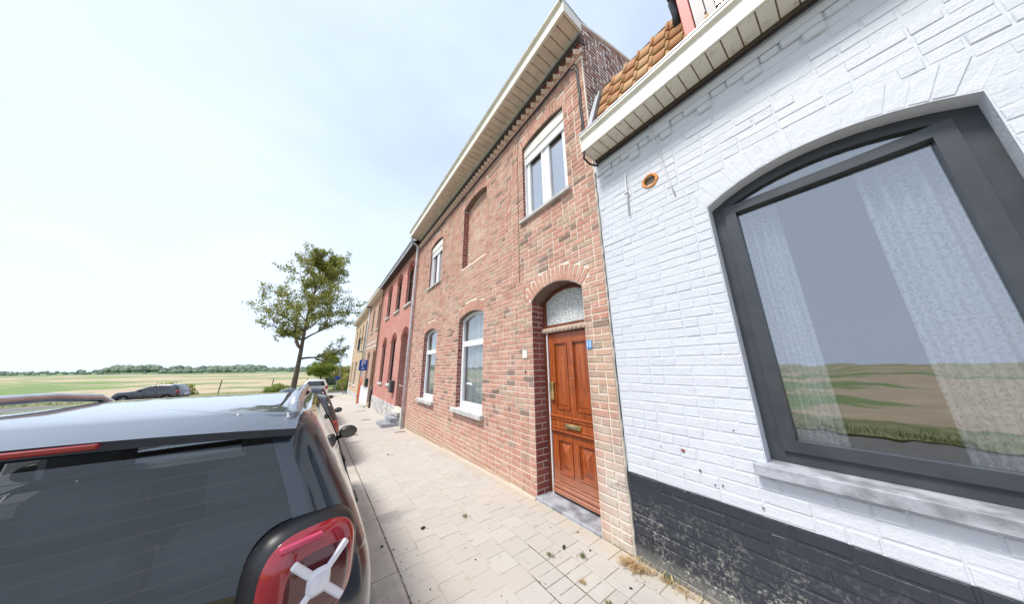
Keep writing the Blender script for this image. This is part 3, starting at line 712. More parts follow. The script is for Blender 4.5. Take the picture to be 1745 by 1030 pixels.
MB().bbox(DX-.06, DX-.054, mc-.085, mc+.085, .876, .896, .003).build('letter_flap', simple('dull_steel', (.32, .31, .27), .4, metal=.7), door)
lk = MB().bbox(DX-.045, DX+.002, ly1-.085, ly1-.012, 1.18, 1.42, .010).build('lock_plate', M['brass'], door)
b = MB()
for zz in (1.21, 1.25, 1.30, 1.345, 1.39): b.lathe([(0, .0), (.010, 0), (.008, .006), (0, .007)][::-1], 8, Matrix.Translation((DX-.046, ly1-.048, zz)) @ Matrix.Rotation(R(-90), 4, 'Y'))
b.build('rivet', M['steel'], door)
MB().lathe([(.012, 0), (.012, .006), (.0, .008)], 12, Matrix.Translation((DX-.002, mid, 1.47)) @ Matrix.Rotation(R(-90), 4, 'Y')).build('peephole', M['steel'], door)
b = MB(); b.bbox(WX-.012, DX+.06, oD.y0-.02+.022, oD.y1+.0, -.10, .032, .006); b.build('threshold', M['bluestone'], door)

def casement(op, X, parent, kind):
    wn = empty('window'); wn.parent = parent; wn.matrix_parent_inverse = Matrix.Translation(-parent.location)
    b = MB(); ring(b, X, X+.07, op, .065)
    if kind == 'low':
        zb = op.z0+(op.zs-op.z0)*.70; b.box(X-.008, X+.06, op.y0+.064, op.y1-.064, zb, zb+.07)
        b.build('frame', M['pvc'], wn)
        b = MB(); k = .066                       # casement sash inside the frame
        b.box(X-.012, X+.05, op.y0+k, op.y0+k+.06, op.z0+k, zb); b.box(X-.012, X+.05, op.y1-k-.06, op.y1-k, op.z0+k, zb)
        b.box(X-.011, X+.05, op.y0+k+.06, op.y1-k-.06, op.z0+k, op.z0+k+.065); b.box(X-.011, X+.05, op.y0+k+.06, op.y1-k-.06, zb-.05, zb-.001); b.build('sash', M['pvc'], wn)
        pane(wn, X+.025, op, .06, M['glass'], z1=zb-.02); pane(wn, X+.025, op, .06, M['glass'], z0=zb+.06)
        curtain(wn, X+.09, op, op.y0+.02, op.c+.06, op.z0+.02, 3.2, 8, .018); curtain(wn, X+.12, op, op.c+.14, op.y1-.02, op.z0+.02, 3.2, 5, .02)
        sill(wn, WX, op, op.z0+.002, .085, .085, .09)
    else:
        zsh = op.zs-.30
        b.box(X-.004, X+.06, op.c-.04, op.c+.04, op.z0+.064, zsh)
        for a, c in ((op.y0+.066, op.c-.042), (op.c+.042, op.y1-.066)):
            b.box(X-.010, X+.05, a, a+.05, op.z0+.066, zsh); b.box(X-.010, X+.05, c-.05, c, op.z0+.066, zsh); b.box(X-.009, X+.05, a+.05, c-.05, op.z0+.066, op.z0+.116)
        b.build('frame', M['pvc'], wn)
        pane(wn, X+.025, op, .06, M['skyglass'], z1=zsh, y1=op.c); pane(wn, X+.0252, op, .06, M['skyglass'], z1=zsh, y0=op.c)
        sh = MB()
        ring(sh, X-.055, X+.0, Opening(op.y0+.004, op.y1-.004, zsh+.13, op.zs, op.rise, .1), .02)
        MB().box(X-.05, X-.001, op.y0+.006, op.y1-.006, zsh+.13, op.zs+.02).build('shutter_box', M['cream'], wn)
        for q in range(4): MB().bbox(X-.032, X-.014, op.y0+.02, op.y1-.02, zsh-.01+q*.038, zsh+.026+q*.038, .004).build('shutter_slat', M['pvc'], wn)
        b = MB(); b.bbox(X-.038, X-.010, op.y0+.012, op.y1-.012, zsh-.045, zsh-.012, .004); b.build('shutter_end_bar', M['pvc'], wn)
        b = MB(); b.box(X-.04, X-.001, op.y0+.002, op.y0+.030, op.z0+.03, zsh+.13); b.box(X-.04, X-.001, op.y1-.030, op.y1-.002, op.z0+.03, zsh+.13); b.build('shutter_guide', M['pvc'], wn)
        curtain(wn, X+.22, op, op.y0-.1, op.c-.05, op.z0-.05, 6.2, 4)
        sill(wn, WX, op, op.z0+.002, .055, .055, .06)
    return wn
casement(oW1, WX+.11, house, 'low'); casement(oW2, WX+.11, house, 'low'); casement(oU1, WX+.10, house, 'up'); casement(oU2, WX+.10, house, 'up')
# small things fixed to the front
b = MB(); b.bbox(WX-.012, WX+.004, 1.808, 1.882, 1.825, 1.918, .004); npl = b.build('number_plate', M['plateblue'], house)
def text(s, size, m, mat, parent, name, ext=.001):
    cu = bpy.data.curves.new(name, 'FONT'); cu.body = s; cu.size = size; cu.extrude = ext; cu.align_x = 'CENTER'; cu.align_y = 'CENTER'
    o = bpy.data.objects.new(name, cu); col.objects.link(o); dg = bpy.context.evaluated_depsgraph_get()
    me = bpy.data.meshes.new_from_object(o.evaluated_get(dg)); bpy.data.objects.remove(o); me.materials.clear(); me.transform(m)
    return link(name, me, mat, parent)
FX = Matrix(((0, 0, -1, 0), (-1, 0, 0, 0), (0, 1, 0, 0), (0, 0, 0, 1)))    # text facing -x (reads along -y)
text('12', .075, Matrix.Translation((WX-.0135, 1.845, 1.871)) @ FX, M['signwhite'], npl, 'numeral')
MB().bbox(WX-.016, WX+.004, 2.965, 3.075, 1.755, 1.875, .006).build('doorbell', M['cream'], house)
MB().lathe([(.016, 0), (.016, .012), (.008, .02), (0, .021)], 12, Matrix.Translation((WX+.002, 3.02, 1.56)) @ Matrix.Rotation(R(-90), 4, 'Y')).build('pipe_stub', M['black'], house)
r = random.Random(5)
for k in range(2):
    pts = [(WX-.035-.008*k, HY0+.18+(HY1-.35-HY0)*i/24, 6.055-.05*k+.008*math.sin(i*1.7+k)) for i in range(25)]
    b = MB(); b.tube(pts, .011, 6)
    if k == 0: b.tube([(WX-.035, HY0+.18, 6.055), (WX-.03, HY0+.11, 6.04), (WX-.018, HY0+.08, 5.95)]+[(WX-.014, HY0+.08+.006*math.sin(i*2), 5.85-i*.17) for i in range(9)], .010, 6)
    else: b.tube([(WX-.04, HY0+.18, 6.005), (WX-.03, HY0+.13, 5.97), (WX-.016, HY0+.105, 5.88)]+[(WX-.014, HY0+.105+.006*math.sin(i*2.3), 5.8-i*.17) for i in range(9)], .008, 6)
    b.build('cable', M['cable'], house, smooth=True)
MB().tube([(WX-.010, 3.12+.004*math.sin(i), 5.98-i*.25) for i in range(13)], .004, 5).build('thin_wire', M['brown'], house, smooth=True)
# downpipe at the joint with the next house
dp = MB().tube([(2.1, 9.33, 6.54), (2.1, 9.33, 6.42), (2.13, 9.35, 6.36), (2.3, 9.42, 6.30), (2.36, 9.43, 6.24), (2.37, 9.43, 6.1), (2.37, 9.43, 3), (2.37, 9.43, g(9.4)+.0)], .042, 14).build('downpipe', M['grey_pipe'], house, smooth=True)
for zz in (.6, 2.2, 3.8, 5.4): MB().tube([(2.37, 9.43, zz), (2.37, 9.43, zz+.03)], .047, 14).build('pipe_bracket', M['zinc'], dp)
for zz in (1.4, 3.0, 4.6): MB().tube([(2.37, 9.43, zz), (2.37, 9.43, zz+.06)], .046, 14).build('pipe_sleeve', M['grey_pipe'], dp)

# ------------------------------------------------------------------ the white painted house
wh = empty('white_house', (4, -.5, 0), 'white painted brick house with black plinth and orange pantile roof', 'house')
WY0, WY1 = -6.2, 1.535
WW = WX+.004
oA = Opening(-.62, .53, .995, 2.93, .16, .16, vh=.20); oH = Opening(.865, .995, 3.0, 3.47, 0, .22, circle=True)
oA2 = Opening(-4.4, -3.4, .03, 2.55, .14, .2)
ops2 = [oA, oH, oA2]
zp = .672
b = MB(); wall_mesh(b, WW+.0022, WY0, WY1, lambda y: zp, 4.3, ops2)
b.quad((8, WY0, -.5), (8, WY1, -.5), (8, WY1, 5), (8, WY0, 5)); b.quad((WW, WY0, -.5), (8, WY0, -.5), (8, WY0, 4.4), (WW, WY0, 4.4)); b.quad((WW, WY1, -.5), (8, WY1, -.5), (8, WY1, 4.4), (WW, WY1, 4.4))
b.quad((WW+.1, WY0, 4.1), (8, WY0, 4.1), (8, WY1, 4.1), (WW+.1, WY1, 4.1)); b.quad((WW+.05, WY0, 0), (8, WY0, 0), (8, WY1, 0), (WW+.05, WY1, 0))
wwall = b.build('wall', M['white_paint'], wh, fix=False)
b = MB()
for a, c in ((WY0, -4.4), (-3.4, WY1)):
    b.quad((WW+.003, a, -.2), (WW+.003, a, zp), (WW+.003, c, zp), (WW+.003, c, -.2))
plinth = b.build('plinth', M['black_paint'], wh, fix=False)
r = random.Random(31); P1 = Pieces()
lay_front(P1, WW, WY0, WY1-.006, zp, 4.0, ops2, r, gap=.007, tint=lambda r, y, z: .5)
P1.build('brick', 'brickwork', M['white_paint'], wwall, 300, eye=Vector((1.2, .9, 2.0)), ch=.004, j=.0022, seed=12)
P2 = Pieces(); lay_front(P2, WW-.001, WY0, WY1-.006, zp-9*CH, zp-.002, [oA2], r, gap=.008, tint=lambda r, y, z: .5, footf=lambda y: -.03)
P2.build('plinth_brick', 'plinth_brickwork', M['black_paint'], plinth, 160, eye=Vector((1.2, .9, 1)), ch=.006, j=.003, seed=13)
# grey mortar joint between the two houses
b = MB(); r = random.Random(17); pts = []
for i in range(53):
    z = -.03+i*.078; pts.append((WW-.010+r.uniform(-.004, .002), 1.545+r.uniform(-.008, .008), z))
b.tube(pts, .011, 5); b.build('corner_joint', simple('grey_cement', (.42, .39, .34), .95, bump=.6), wh)
# stepped corbel bricks under the gutter
cb = MB().box(WW-.02, WW+.05, WY0, WY1, 3.985, 4.08).build('corbel_band', M['white_paint'], wh)
y = WY1-.02; k = 0; r = random.Random(23)
while y > WY0+.2:
    MB().bbox(WW-.026+r.uniform(-.004, .004), WW+.03, y-.205, y-.0, 3.915+r.uniform(-.003, .003), 3.984, .010).build('corbel_brick', M['white_paint'], cb)
    MB().bbox(WW-.024+r.uniform(-.004, .004), WW+.03, y-.205, y-.098, 3.838+r.uniform(-.003, .003), 3.912, .010).build('corbel_brick', M['white_paint'], cb)
    MB().bbox(WW-.018+r.uniform(-.004, .004), WW+.03, y-.318, y-.211, 3.915+r.uniform(-.003, .003), 3.983, .010).build('corbel_brick', M['white_paint'], cb)
    y -= .325
# boxed gutter
GX = 2.16; gut = MB().box(GX+.02, WW+.03, WY0-.05, 1.485, 4.150, 4.20).build('gutter', M['dark'], wh)
b = MB(); b.prism([(GX, 4.125), (GX+.022, 4.125), (GX+.022, 4.33), (GX-.012, 4.345), (GX-.03, 4.345), (GX-.03, 4.315), (GX, 4.295)], WY0-.05, 1.50, 'y'); b.build('fascia', M['cream'], gut)
b = MB(); b.prism([(GX-.036, 4.346), (GX+.10, 4.346), (GX+.10, 4.362), (GX-.036, 4.362)], WY0-.05, 1.502, 'y'); b.build('gutter_lip', M['zinc'], gut)
b = MB(); b.prism([(GX, 4.125), (WW-.03, 4.125), (WW-.03, 4.33), (GX-.02, 4.34)], 1.486, 1.504, 'y'); b.build('end_cap', M['cream'], gut)
y = 1.482; r = random.Random(41); k = 0
while y > WY0:
    MB().bbox(GX+.024, WW-.062, y-.098, y-.004, 4.118+r.uniform(-.001, .001), 4.140, .003).build('soffit_plank', M['softstain'], gut)
    if k % 1 == 0: MB().box(GX+.024, WW-.062, y-.004, y+.004, 4.126, 4.142).build('soffit_joint', M['brown'], gut)
    y -= .102; k += 1
MB().box(WW-.060, WW+.02, WY0, 1.48, 4.085, 4.15).build('gap_strip', simple('dark_gap_strip', (.07, .055, .045), .8), gut)  # dark strip added in place of the shaded gap between soffit and wall
b = MB(); b.tube([(2.17, 1.47, 4.13), (2.19, 1.50, 4.06), (2.30, 1.50, 4.03), (2.42, 1.47, 4.05)], .012, 6); b.tube([(WW-.045, 1.47-i*.3, 4.066+.006*math.sin(i*1.9)) for i in range(25)], .008, 6); b.build('cable', M['cable'], wh, smooth=True)
MB().tube([(WW-.045, .83, 4.07), (WW-.044, .825, 3.95), (WW-.036, .815, 3.85), (WW-.016, .80, 3.76), (WW-.012, .785, 3.6), (WW-.011, .775, 3.45), (WW-.011, .755, 3.30), (WW-.010, .735, 3.17)], .006, 6).build('thin_cable', M['wire'], wh, smooth=True)
b = MB(); b.tube([(WW-.018, 1.165, 3.72), (WW-.020, 1.172, 3.47), (WW-.018, 1.18, 3.19)], [.006, .010, .006], 6); b.tube([(WW-.03, 1.15, 3.47), (WW-.03, 1.195, 3.465)], .010, 6); b.build('wall_anchor', M['iron'], wh, smooth=True)
# vent hole with crusted orange rim
b = MB(); r = random.Random(6); n = 20; vs = []; fs = []
for k in range(n):
    a = 2*math.pi*k/n
    for q in range(6):
        t_ = 2*math.pi*q/6; rr = .067+.013*math.cos(t_)+r.uniform(-.005, .005)
        vs.append((WW-.002+.016*math.sin(t_), oH.c+rr*math.cos(a), oH.zs+rr*math.sin(a)))
for k in range(n):
    for q in range(6): fs.append((k*6+q, ((k+1) % n)*6+q, ((k+1) % n)*6+(q+1) % 6, k*6+(q+1) % 6))
b.add(vs, fs); b.build('vent_rim', M['foam'], wh)
MB().lathe([(.064, 0), (.064, .30), (0, .30)], 20, Matrix.Translation((WW+.01, oH.c, oH.zs)) @ Matrix.Rotation(R(90), 4, 'Y')).build('vent_pipe', M['bark'], wh)
# paint chips showing red brick
r = random.Random(8)
for cy, cz, s_, mt in ((1.03, .96, .017, 'brick_jamb'), (.93, .845, .009, 'bark'), (.845, .775, .006, 'bark'), (.80, .785, .006, 'bark'), (1.20, .955, .004, 'bark'), (.6, .72, .005, 'bark'), (.67, 1.17, .005, 'bark')):
    b = MB(); pl = [(cy+s_*r.uniform(.5, 1.3)*math.cos(a), cz+s_*r.uniform(.5, 1.3)*math.sin(a)) for a in [i*2*math.pi/9 for i in range(9)]]
    b.prism(pl, WW-.0075, WW+.002, 'x'); b.build('paint_chip', M[mt], wwall)
# window of the white house
def dark_window(op, X, parent):
    wn = empty('window'); wn.parent = parent; wn.matrix_parent_inverse = Matrix.Translation(-parent.location)
    b = MB(); ring(b, X, X+.08, op, .075); b.build('frame', M['anthracite'], wn)
    b = MB(); k = .077; b.box(X-.02, X+.06, op.y0+k, op.y0+k+.07, op.z0+k, op.zs-.02); b.box(X-.02, X+.06, op.y1-k-.07, op.y1-k, op.z0+k, op.zs-.02)
    b.box(X-.019, X+.06, op.y0+k+.07, op.y1-k-.07, op.z0+k, op.z0+k+.07); b.box(X-.019, X+.06, op.y0+k, op.y1-k, op.zs-.09, op.zs-.021); b.build('sash', M['anthracite'], wn)
    pane(wn, X+.03, op, .07, M['frontglass']); curtain(wn, X+.13, op, op.y0+.02, op.y0+.42, op.z0, 3.2, 6, .025); curtain(wn, X+.13, op, op.y1-.36, op.y1-.02, op.z0, 3.2, 6, .025); sill(wn, WX, op, op.z0+.002, .07, .06, .06, 'bluestone'); return wn
dark_window(oA, WW+.12, wh)
dw = empty('door'); dw.parent = wh; dw.matrix_parent_inverse = Matrix.Translation(-wh.location)
b = MB(); ring(b, WW+.16, WW+.24, oA2, .08); b.build('frame', M['anthracite'], dw); pane(dw, WW+.2, oA2, .07, M['anthracite'], 'leaf')
# mansard roof of pantiles
sl_a = R(70); ex = Vector((math.cos(sl_a), 0, math.sin(sl_a))); nrm = Vector((-math.sin(sl_a), 0, math.cos(sl_a)))
rb = Vector((2.30, 0, 4.33))
b = MB(); A_, B_ = rb-nrm*.02, rb+ex*1.36-nrm*.02
b.quad((A_.x, WY0, A_.z), (A_.x, 1.46, A_.z), (B_.x, 1.46, B_.z), (B_.x, WY0, B_.z)); b.quad((B_.x, WY0, B_.z), (B_.x, 1.46, B_.z), (5.5, 1.46, 7.0), (5.5, WY0, 7.0)); b.quad((A_.x, WY0, A_.z), (A_.x, WY0, 4.2), (A_.x, 1.46, 4.2), (A_.x, 1.46, A_.z)); b.quad((A_.x, 1.46, 4.2), (B_.x, 1.46, B_.z), (5.5, 1.46, 7.0), (5.5, 1.46, 4.2))
wroof = b.build('roof', M['roof'], wh, fix=False)
def pantile(i):
    rr = random.Random(100+i); b = MB(); w_, L_ = .178, .285; prof = []
    for k in range(13):
        u = k/12
        h = (.006*math.cos(math.pi*u/.68)-.004) if u < .68 else .040*math.sin(math.pi*(u-.68)/.32)-.010
        prof.append((u*w_*1.10, h+.012))
    n = len(prof); ti = rr.random()
    vs = []
    for l_, dh in ((0, .020), (L_, .0)):
        for th in (0, -.014): vs += [(q, l_+rr.uniform(-.002, .002)*0, h+dh+th) for q, h in prof]
    fs = [(k, k+1, 2*n+k+1, 2*n+k) for k in range(n-1)]+[(n+k, 3*n+k, 3*n+k+1, n+k+1) for k in range(n-1)]+[(k, n+k, n+k+1, k+1) for k in range(n-1)]+[(0, 2*n, 3*n, n), (n-1, 2*n-1, 4*n-1, 3*n-1)]
    b.add(vs, fs, ti); me = b.mesh('pantile'); me.materials.append(M['tile']); me.shade_smooth(); return me
tiles = [pantile(i) for i in range(6)]; r = random.Random(3)
for row in range(5):
    for c_ in range(14):
        y = 1.42-c_*.175
        if y < -.9: continue
        o = bpy.data.objects.new('pantile', tiles[r.randrange(6)]); col.objects.link(o); o.parent = wroof
        org = rb+ex*(row*.255-.02+r.uniform(-.004, .004))+nrm*.004
        mm = Matrix(((0, ex.x, nrm.x, org.x), (-1, 0, 0, y), (0, ex.z, nrm.z, org.z), (0, 0, 0, 1)))
        o.matrix_basis = Matrix.Translation(-absloc(wroof)) @ mm @ Matrix.Rotation(r.uniform(-.012, .012), 4, 'Z')
tp_ = rb+ex*1.30
b = MB(); b.tube([(tp_.x+.02, 1.44-i*.2, tp_.z+.01+.006*math.sin(i*2.1)) for i in range(14)], .035, 8); b.build('ridge_flashing', M['cable'], wroof, smooth=True)
# zinc flashing against the brick gable
b = MB(); f0, f1 = rb+ex*.02+nrm*.05, rb+ex*1.15+nrm*.05
for ya, yb, dn in ((1.46, 1.535, .0), (1.44, 1.46, .02)):
    b.add([(f0+nrm*dn).to_tuple()[:1]+(ya,)+((f0+nrm*dn).z,), (f0+nrm*dn).to_tuple()[:1]+(yb,)+((f0+nrm*dn).z,), ((f1+nrm*dn).x, yb, (f1+nrm*dn).z), ((f1+nrm*dn).x, ya, (f1+nrm*dn).z),
           (f0.x+.05, ya, f0.z), (f0.x+.05, yb, f0.z), (f1.x+.05, yb, f1.z), (f1.x+.05, ya, f1.z)], [(0, 1, 2, 3), (4, 7, 6, 5), (0, 4, 5, 1), (3, 2, 6, 7), (0, 3, 7, 4), (1, 5, 6, 2)])
b.build('flashing', M['zinc'], wroof)
# dormer
dm = empty('dormer'); dm.parent = wh; dm.matrix_parent_inverse = Matrix.Translation(-wh.location)
dx0 = 2.42
MB().bbox(dx0-.02, dx0+1.0, .30, .385, 4.38, 5.75, .004).build('cheek', M['redpaint'], dm)
b = MB(); b.bbox(dx0, dx0+.08, .205, .298, 4.42, 5.75, .004); b.bbox(dx0-.01, dx0+.05, .135, .203, 4.48, 5.70, .004); b.bbox(dx0, dx0+.08, -.95, -.86, 4.42, 5.75, .004); b.bbox(dx0+.001, dx0+.08, -.86, .135, 4.42, 4.50, .004); b.bbox(dx0+.001, dx0+.08, -.86, .135, 5.66, 5.75, .004); b.build('frame', M['slate'], dm)
MB().box(dx0+.03, dx0+.036, -.86, .135, 4.5, 5.66).build('pane', M['glass'], dm)
MB().bbox(dx0-.02, dx0+1.0, -1.04, -.952, 4.38, 5.75, .004).build('cheek', M['redpaint'], dm)
MB().bbox(dx0-.22, dx0+1.6, -1.25, .50, 5.752, 5.90, .01).build('dormer_roof', simple('brown_dormer_board', (.16, .06, .045), .6), dm)
b = MB(); b.tube([(2.66, .46, 5.25), (2.63, .43, 5.42), (2.62, .44, 5.62)], .055, 8); b.build('dormer_flashing', M['cable'], dm, smooth=True)

# ------------------------------------------------------------------ the neighbouring houses down the street
def plain_house(loc, label, y0, y1, ztop, mat, ops, footz=-1.2):
    h = empty('terraced_house', loc, label, 'house', 'houses further down the terrace')
    b = MB(); wall_mesh(b, WX, y0, y1, lambda y: footz, ztop, ops)
    b.quad((8.5, y0, footz), (8.5, y1, footz), (8.5, y1, ztop), (8.5, y0, ztop))
    for y in (y0, y1): b.quad((WX, y, footz), (8.5, y, footz), (8.5, y, ztop), (WX, y, ztop))
    b.quad((WX, y0, ztop), (8.5, y0, ztop), (8.5, y1, ztop), (WX, y1, ztop))
    wl = b.build('wall', mat, h, fix=False)
    return h, wl
def voussoirs(wl, ops, mat, vh=.2, proud=.012):
    P = Pieces(); r = random.Random(len(ops)*7)
    for o in ops:
        if o.rise <= 0: continue
        n = max(7, round(2*o.th*(o.R+.1)/.085))
        for i in range(n):
            a = -o.th+2*o.th*(i+.5)/n; w_ = 2*o.th*(o.R+.03)/n-.012
            m = Matrix.Translation((WX-proud, o.c+(o.R+vh/2)*math.sin(a), o.zc+(o.R+vh/2)*math.cos(a))) @ Matrix.Rotation(-a, 4, 'X'); P.add(m, .05, w_, vh, r.random())
    P.build('arch_brick', 'arch_bricks', mat, wl, 300, seed=4)
def simple_window(op, X, parent, frame, glass, mull=True, curtained=False, sillmat='concrete', zbar=None, name='window'):
    wn = empty(name); wn.parent = parent; wn.matrix_parent_inverse = Matrix.Translation(-parent.location)
    b = MB(); ring(b, X, X+.07, op, .06)
    if mull: b.box(X-.004, X+.05, op.c-.035, op.c+.035, op.z0+.055, op.zs-.0)
    zb = op.z0+(op.zs-op.z0)*.72 if zbar is None else zbar
    b.box(X-.006, X+.05, op.y0+.05, op.y1-.05, zb, zb+.05); b.build('frame', frame, wn)
    pane(wn, X+.03, op, .05, glass)
    if curtained: curtain(wn, X+.16, op, op.y0-.03, op.y1+.03, op.z0, op.zs+.2, 7)
    if sillmat: sill(wn, WX, op, op.z0+.002, .09, .07, .07, sillmat)
    return wn
def eaves(h, y0, y1, X, z, mat_f, mat_s, th=.17, planks=True):
    e = MB().box(X+.02, WX+.02, y0, y1, z+.02, z+.05).build('eave', mat_s, h)
    b = MB(); b.prism([(X, z), (X+.02, z), (X+.02, z+th), (X-.04, z+th+.015), (X-.04, z+th-.02), (X, z+th-.03)], y0, y1, 'y'); b.build('fascia', mat_f, e)
    b = MB(); b.prism([(X-.046, z+th+.016), (X+.06, z+th+.016), (X+.06, z+th+.03), (X-.046, z+th+.03)], y0, y1, 'y'); b.build('gutter_lip', M['zinc'], e)
    b = MB(); b.add([(X, y0, z+th), (X, y1, z+th), (5.4, y1, z+th+1.6), (5.4, y0, z+th+1.6), (8.4, y1, z+th), (8.4, y0, z+th)], [(0, 1, 2, 3), (3, 2, 4, 5)]); b.build('roof', M['roof'], h, fix=False)
    b = MB()
    for y in (y0+.01, y1-.01): b.add([(WX, y, z-.3), (8.4, y, z-.3), (8.4, y, z+th), (5.4, y, z+th+1.55), (WX, y, z+th)], [(0, 1, 2, 3, 4)])
    b.build('roof_gable', M['far_pink'], h, fix=False)
    return e
# crimson brick house
RY0, RY1 = 9.52, 16.45
u = [Opening(10.02, 10.98, 4.16, 5.55, .28, .14), Opening(11.95, 12.88, 4.20, 5.55, .28, .14), Opening(14.1, 15.03, 4.24, 5.55, .28, .14)]
l_ = [Opening(11.98, 12.88, .99, 2.72, .30, .14), Opening(14.1, 15.0, .96, 2.72, .30, .14)]; dr = Opening(10.0, 10.98, .12, 2.72, .32, .45)
h2, wl2 = plain_house((4, 13, g(13)), 'crimson brick terraced house with black framed windows and grey cement plinth', RY0, RY1, 6.5, M['far_red'], u+l_+[dr])
voussoirs(wl2, u+l_+[dr], M['brick_jamb'])
for o in u+l_: simple_window(o, WX+.10, h2, M['black'], M['darkglass'], mull=False)
d2 = empty('door'); d2.parent = h2; d2.matrix_parent_inverse = Matrix.Translation(-h2.location)
b = MB(); ring(b, WX+.40, WX+.46, dr, .07); b.build('frame', M['black'], d2); pane(d2, WX+.43, dr, .06, M['anthracite'], 'leaf', z1=2.2); pane(d2, WX+.43, dr, .06, M['darkglass'], 'fanlight', z0=2.26)
MB().bbox(WX+.39, WX+.42, 10.05, 10.93, 2.19, 2.27, .005).build('transom', M['black'], d2)
r = random.Random(14); pl2 = MB().box(WX-.012, WX+.1, RY0+.02, RY1, -.9, .235).build('plinth', M['mortar'], h2)
for a, c in ((11.0, RY1-.02), (RY0+.02, 9.98)):
    y = a
    while y < c-.1:
        w_ = min(r.uniform(.45, .8), c-y); z = -.8
        for hh in (.42, .34, .29):
            MB().bbox(WX-.03+r.uniform(-.006, .006), WX+.05, y+.006, y+w_-.006, z+.006, min(z+hh, .25)-.004, .01).build('plinth_block', M['plinth'], pl2); z += hh
        y += w_
st2 = MB().bbox(1.87, WX+.02, 9.98, 10.98, -.5, g(10.4)+.12, .012).build('step', M['bluestone'], h2)
MB().bbox(2.14, WX+.4, 10.02, 10.97, -.2, g(10.4)+.27, .012).build('step', M['bluestone'], h2)
MB().bbox(2.33, WX+.42, 10.03, 10.96, 0, .122, .008).build('step', M['plinth'], h2)
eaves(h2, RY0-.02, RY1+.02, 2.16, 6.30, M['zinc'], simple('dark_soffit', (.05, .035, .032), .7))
MB().tube([(2.36, RY1+.05, 6.35), (2.38, RY1+.05, 6.0), (2.38, RY1+.05, 2), (2.38, RY1+.05, .7)], .042, 10).build('downpipe', M['brown'], h2, smooth=True)
MB().tube([(2.38, RY1+.05, .7), (2.38, RY1+.05, g(16.4))], .055, 10).build('cast_iron_shoe', M['black'], h2, smooth=True)
mbx = MB().bbox(WX-.15, WX, 11.35, 11.72, .70, 1.16, .012).build('letterbox', M['anthracite'], h2)
MB().bbox(WX-.16, WX-.148, 11.40, 11.67, 1.06, 1.09, .004).build('slot', M['black'], mbx)
MB().tube([(WX, 9.86, 1.02), (WX-.12, 9.86, 1.02), (WX-.16, 9.84, 1.05), (WX-.17, 9.70, 1.08)], .018, 8).build('handrail', M['pvc'], h2, smooth=True)
MB().tube([(WX+.16, 12.05+.12*math.cos(a), 2.05+.2*math.sin(a)) for a in [i*math.pi/8 for i in range(9)]], .012, 6).build('window_hook', M['wire'], h2, smooth=True)
# salmon house with white plinth
u3 = [Opening(17.3, 18.1, 4.05, 5.5, .16, .2), Opening(19.5, 20.3, 4.05, 5.5, .16, .2)]; l3 = [Opening(19.3, 20.4, .55, 2.55, .18, .2), Opening(17.2, 18.1, -.3, 2.55, .2, .3)]
h3, wl3 = plain_house((4, 19.2, g(19)), 'salmon brick terraced house with white painted plinth behind the parking sign', 16.52, 21.85, 6.42, M['far_pink'], u3+l3)
voussoirs(wl3, u3+l3, M['brick'])
for o in u3: simple_window(o, WX+.16, h3, M['pvc'], M['darkglass'], mull=False)
simple_window(l3[0], WX+.14, h3, M['pvc'], M['glass'], mull=False, curtained=True)
d3 = empty('door'); d3.parent = h3; d3.matrix_parent_inverse = Matrix.Translation(-h3.location)
b = MB(); ring(b, WX+.24, WX+.3, l3[1], .06); b.build('frame', M['wooddark'], d3); pane(d3, WX+.27, l3[1], .05, M['wooddark'], 'leaf')
b = MB(); b.box(WX-.03, WX+.05, 18.14, 21.84, -.9, .50); b.box(WX-.03, WX+.05, 16.54, 17.17, -.9, .50); b.build('plinth', M['signwhite'], h3)
b = MB()
for z in (2.95, 3.25): b.box(WX-.02, WX+.02, 16.53, 21.84, z, z+.07)
b.build('string_course', M['cream'], h3)
eaves(h3, 16.5, 21.86, 2.12, 6.28, M['cream'], M['soffit'])
MB().tube([(2.38, 21.8, 6.3), (2.38, 21.8, g(21.8))], .04, 10).build('downpipe', M['grey_pipe'], h3, smooth=True)
MB().bbox(WX-.16, WX-.02, 18.55, 18.9, .55, 1.05, .01).build('letterbox', simple('dark_green_box', (.02, .05, .035), .5), h3)
# buff house with balcony, two storeys, at the end
u4 = [Opening(22.4, 23.6, 2.95, 5.4, 0, .2), Opening(24.9, 25.7, 3.9, 5.35, 0, .2), Opening(27.2, 28.0, 3.9, 5.35, 0, .2), Opening(29.6, 30.4, 3.9, 5.35, 0, .2)]
l4 = [Opening(22.4, 23.6, -.5, 2.45, 0, .25), Opening(26.2, 28.1, .25, 2.25, 0, .2), Opening(29.8, 31.0, .25, 2.25, 0, .2)]
h4, wl4 = plain_house((4, 27.2, g(27)), 'buff brick end house with small black balcony above its dark door', 21.9, 32.4, 6.2, M['far_tan'], u4+l4, -1.6)
for o in u4: simple_window(o, WX+.14, h4, M['slate'], M['darkglass'], mull=False, sillmat=None if o is u4[0] else 'concrete')
for o in l4[1:]: simple_window(o, WX+.14, h4, M['pvc'], M['glass'], curtained=True)
d4 = empty('door'); d4.parent = h4; d4.matrix_parent_inverse = Matrix.Translation(-h4.location)
b = MB(); ring(b, WX+.18, WX+.25, l4[0], .06); b.build('frame', M['bark'], d4); pane(d4, WX+.21, l4[0], .05, M['bark'], 'leaf')
b = MB(); b.box(WX-.012, WX+.02, 22.1, 23.9, 2.47, 2.93); b.build('spandrel', simple('yellow_render', (.62, .52, .25), .9), h4)
bal = MB().bbox(WX-.42, WX+.02, 22.3, 23.7, 2.90, 2.98, .01).build('balcony', M['concrete'], h4)
for i in range(13):
    y = 22.34+i*.11; MB().box(WX-.40, WX-.385, y, y+.015, 2.98, 3.9).build('baluster', M['black'], bal)
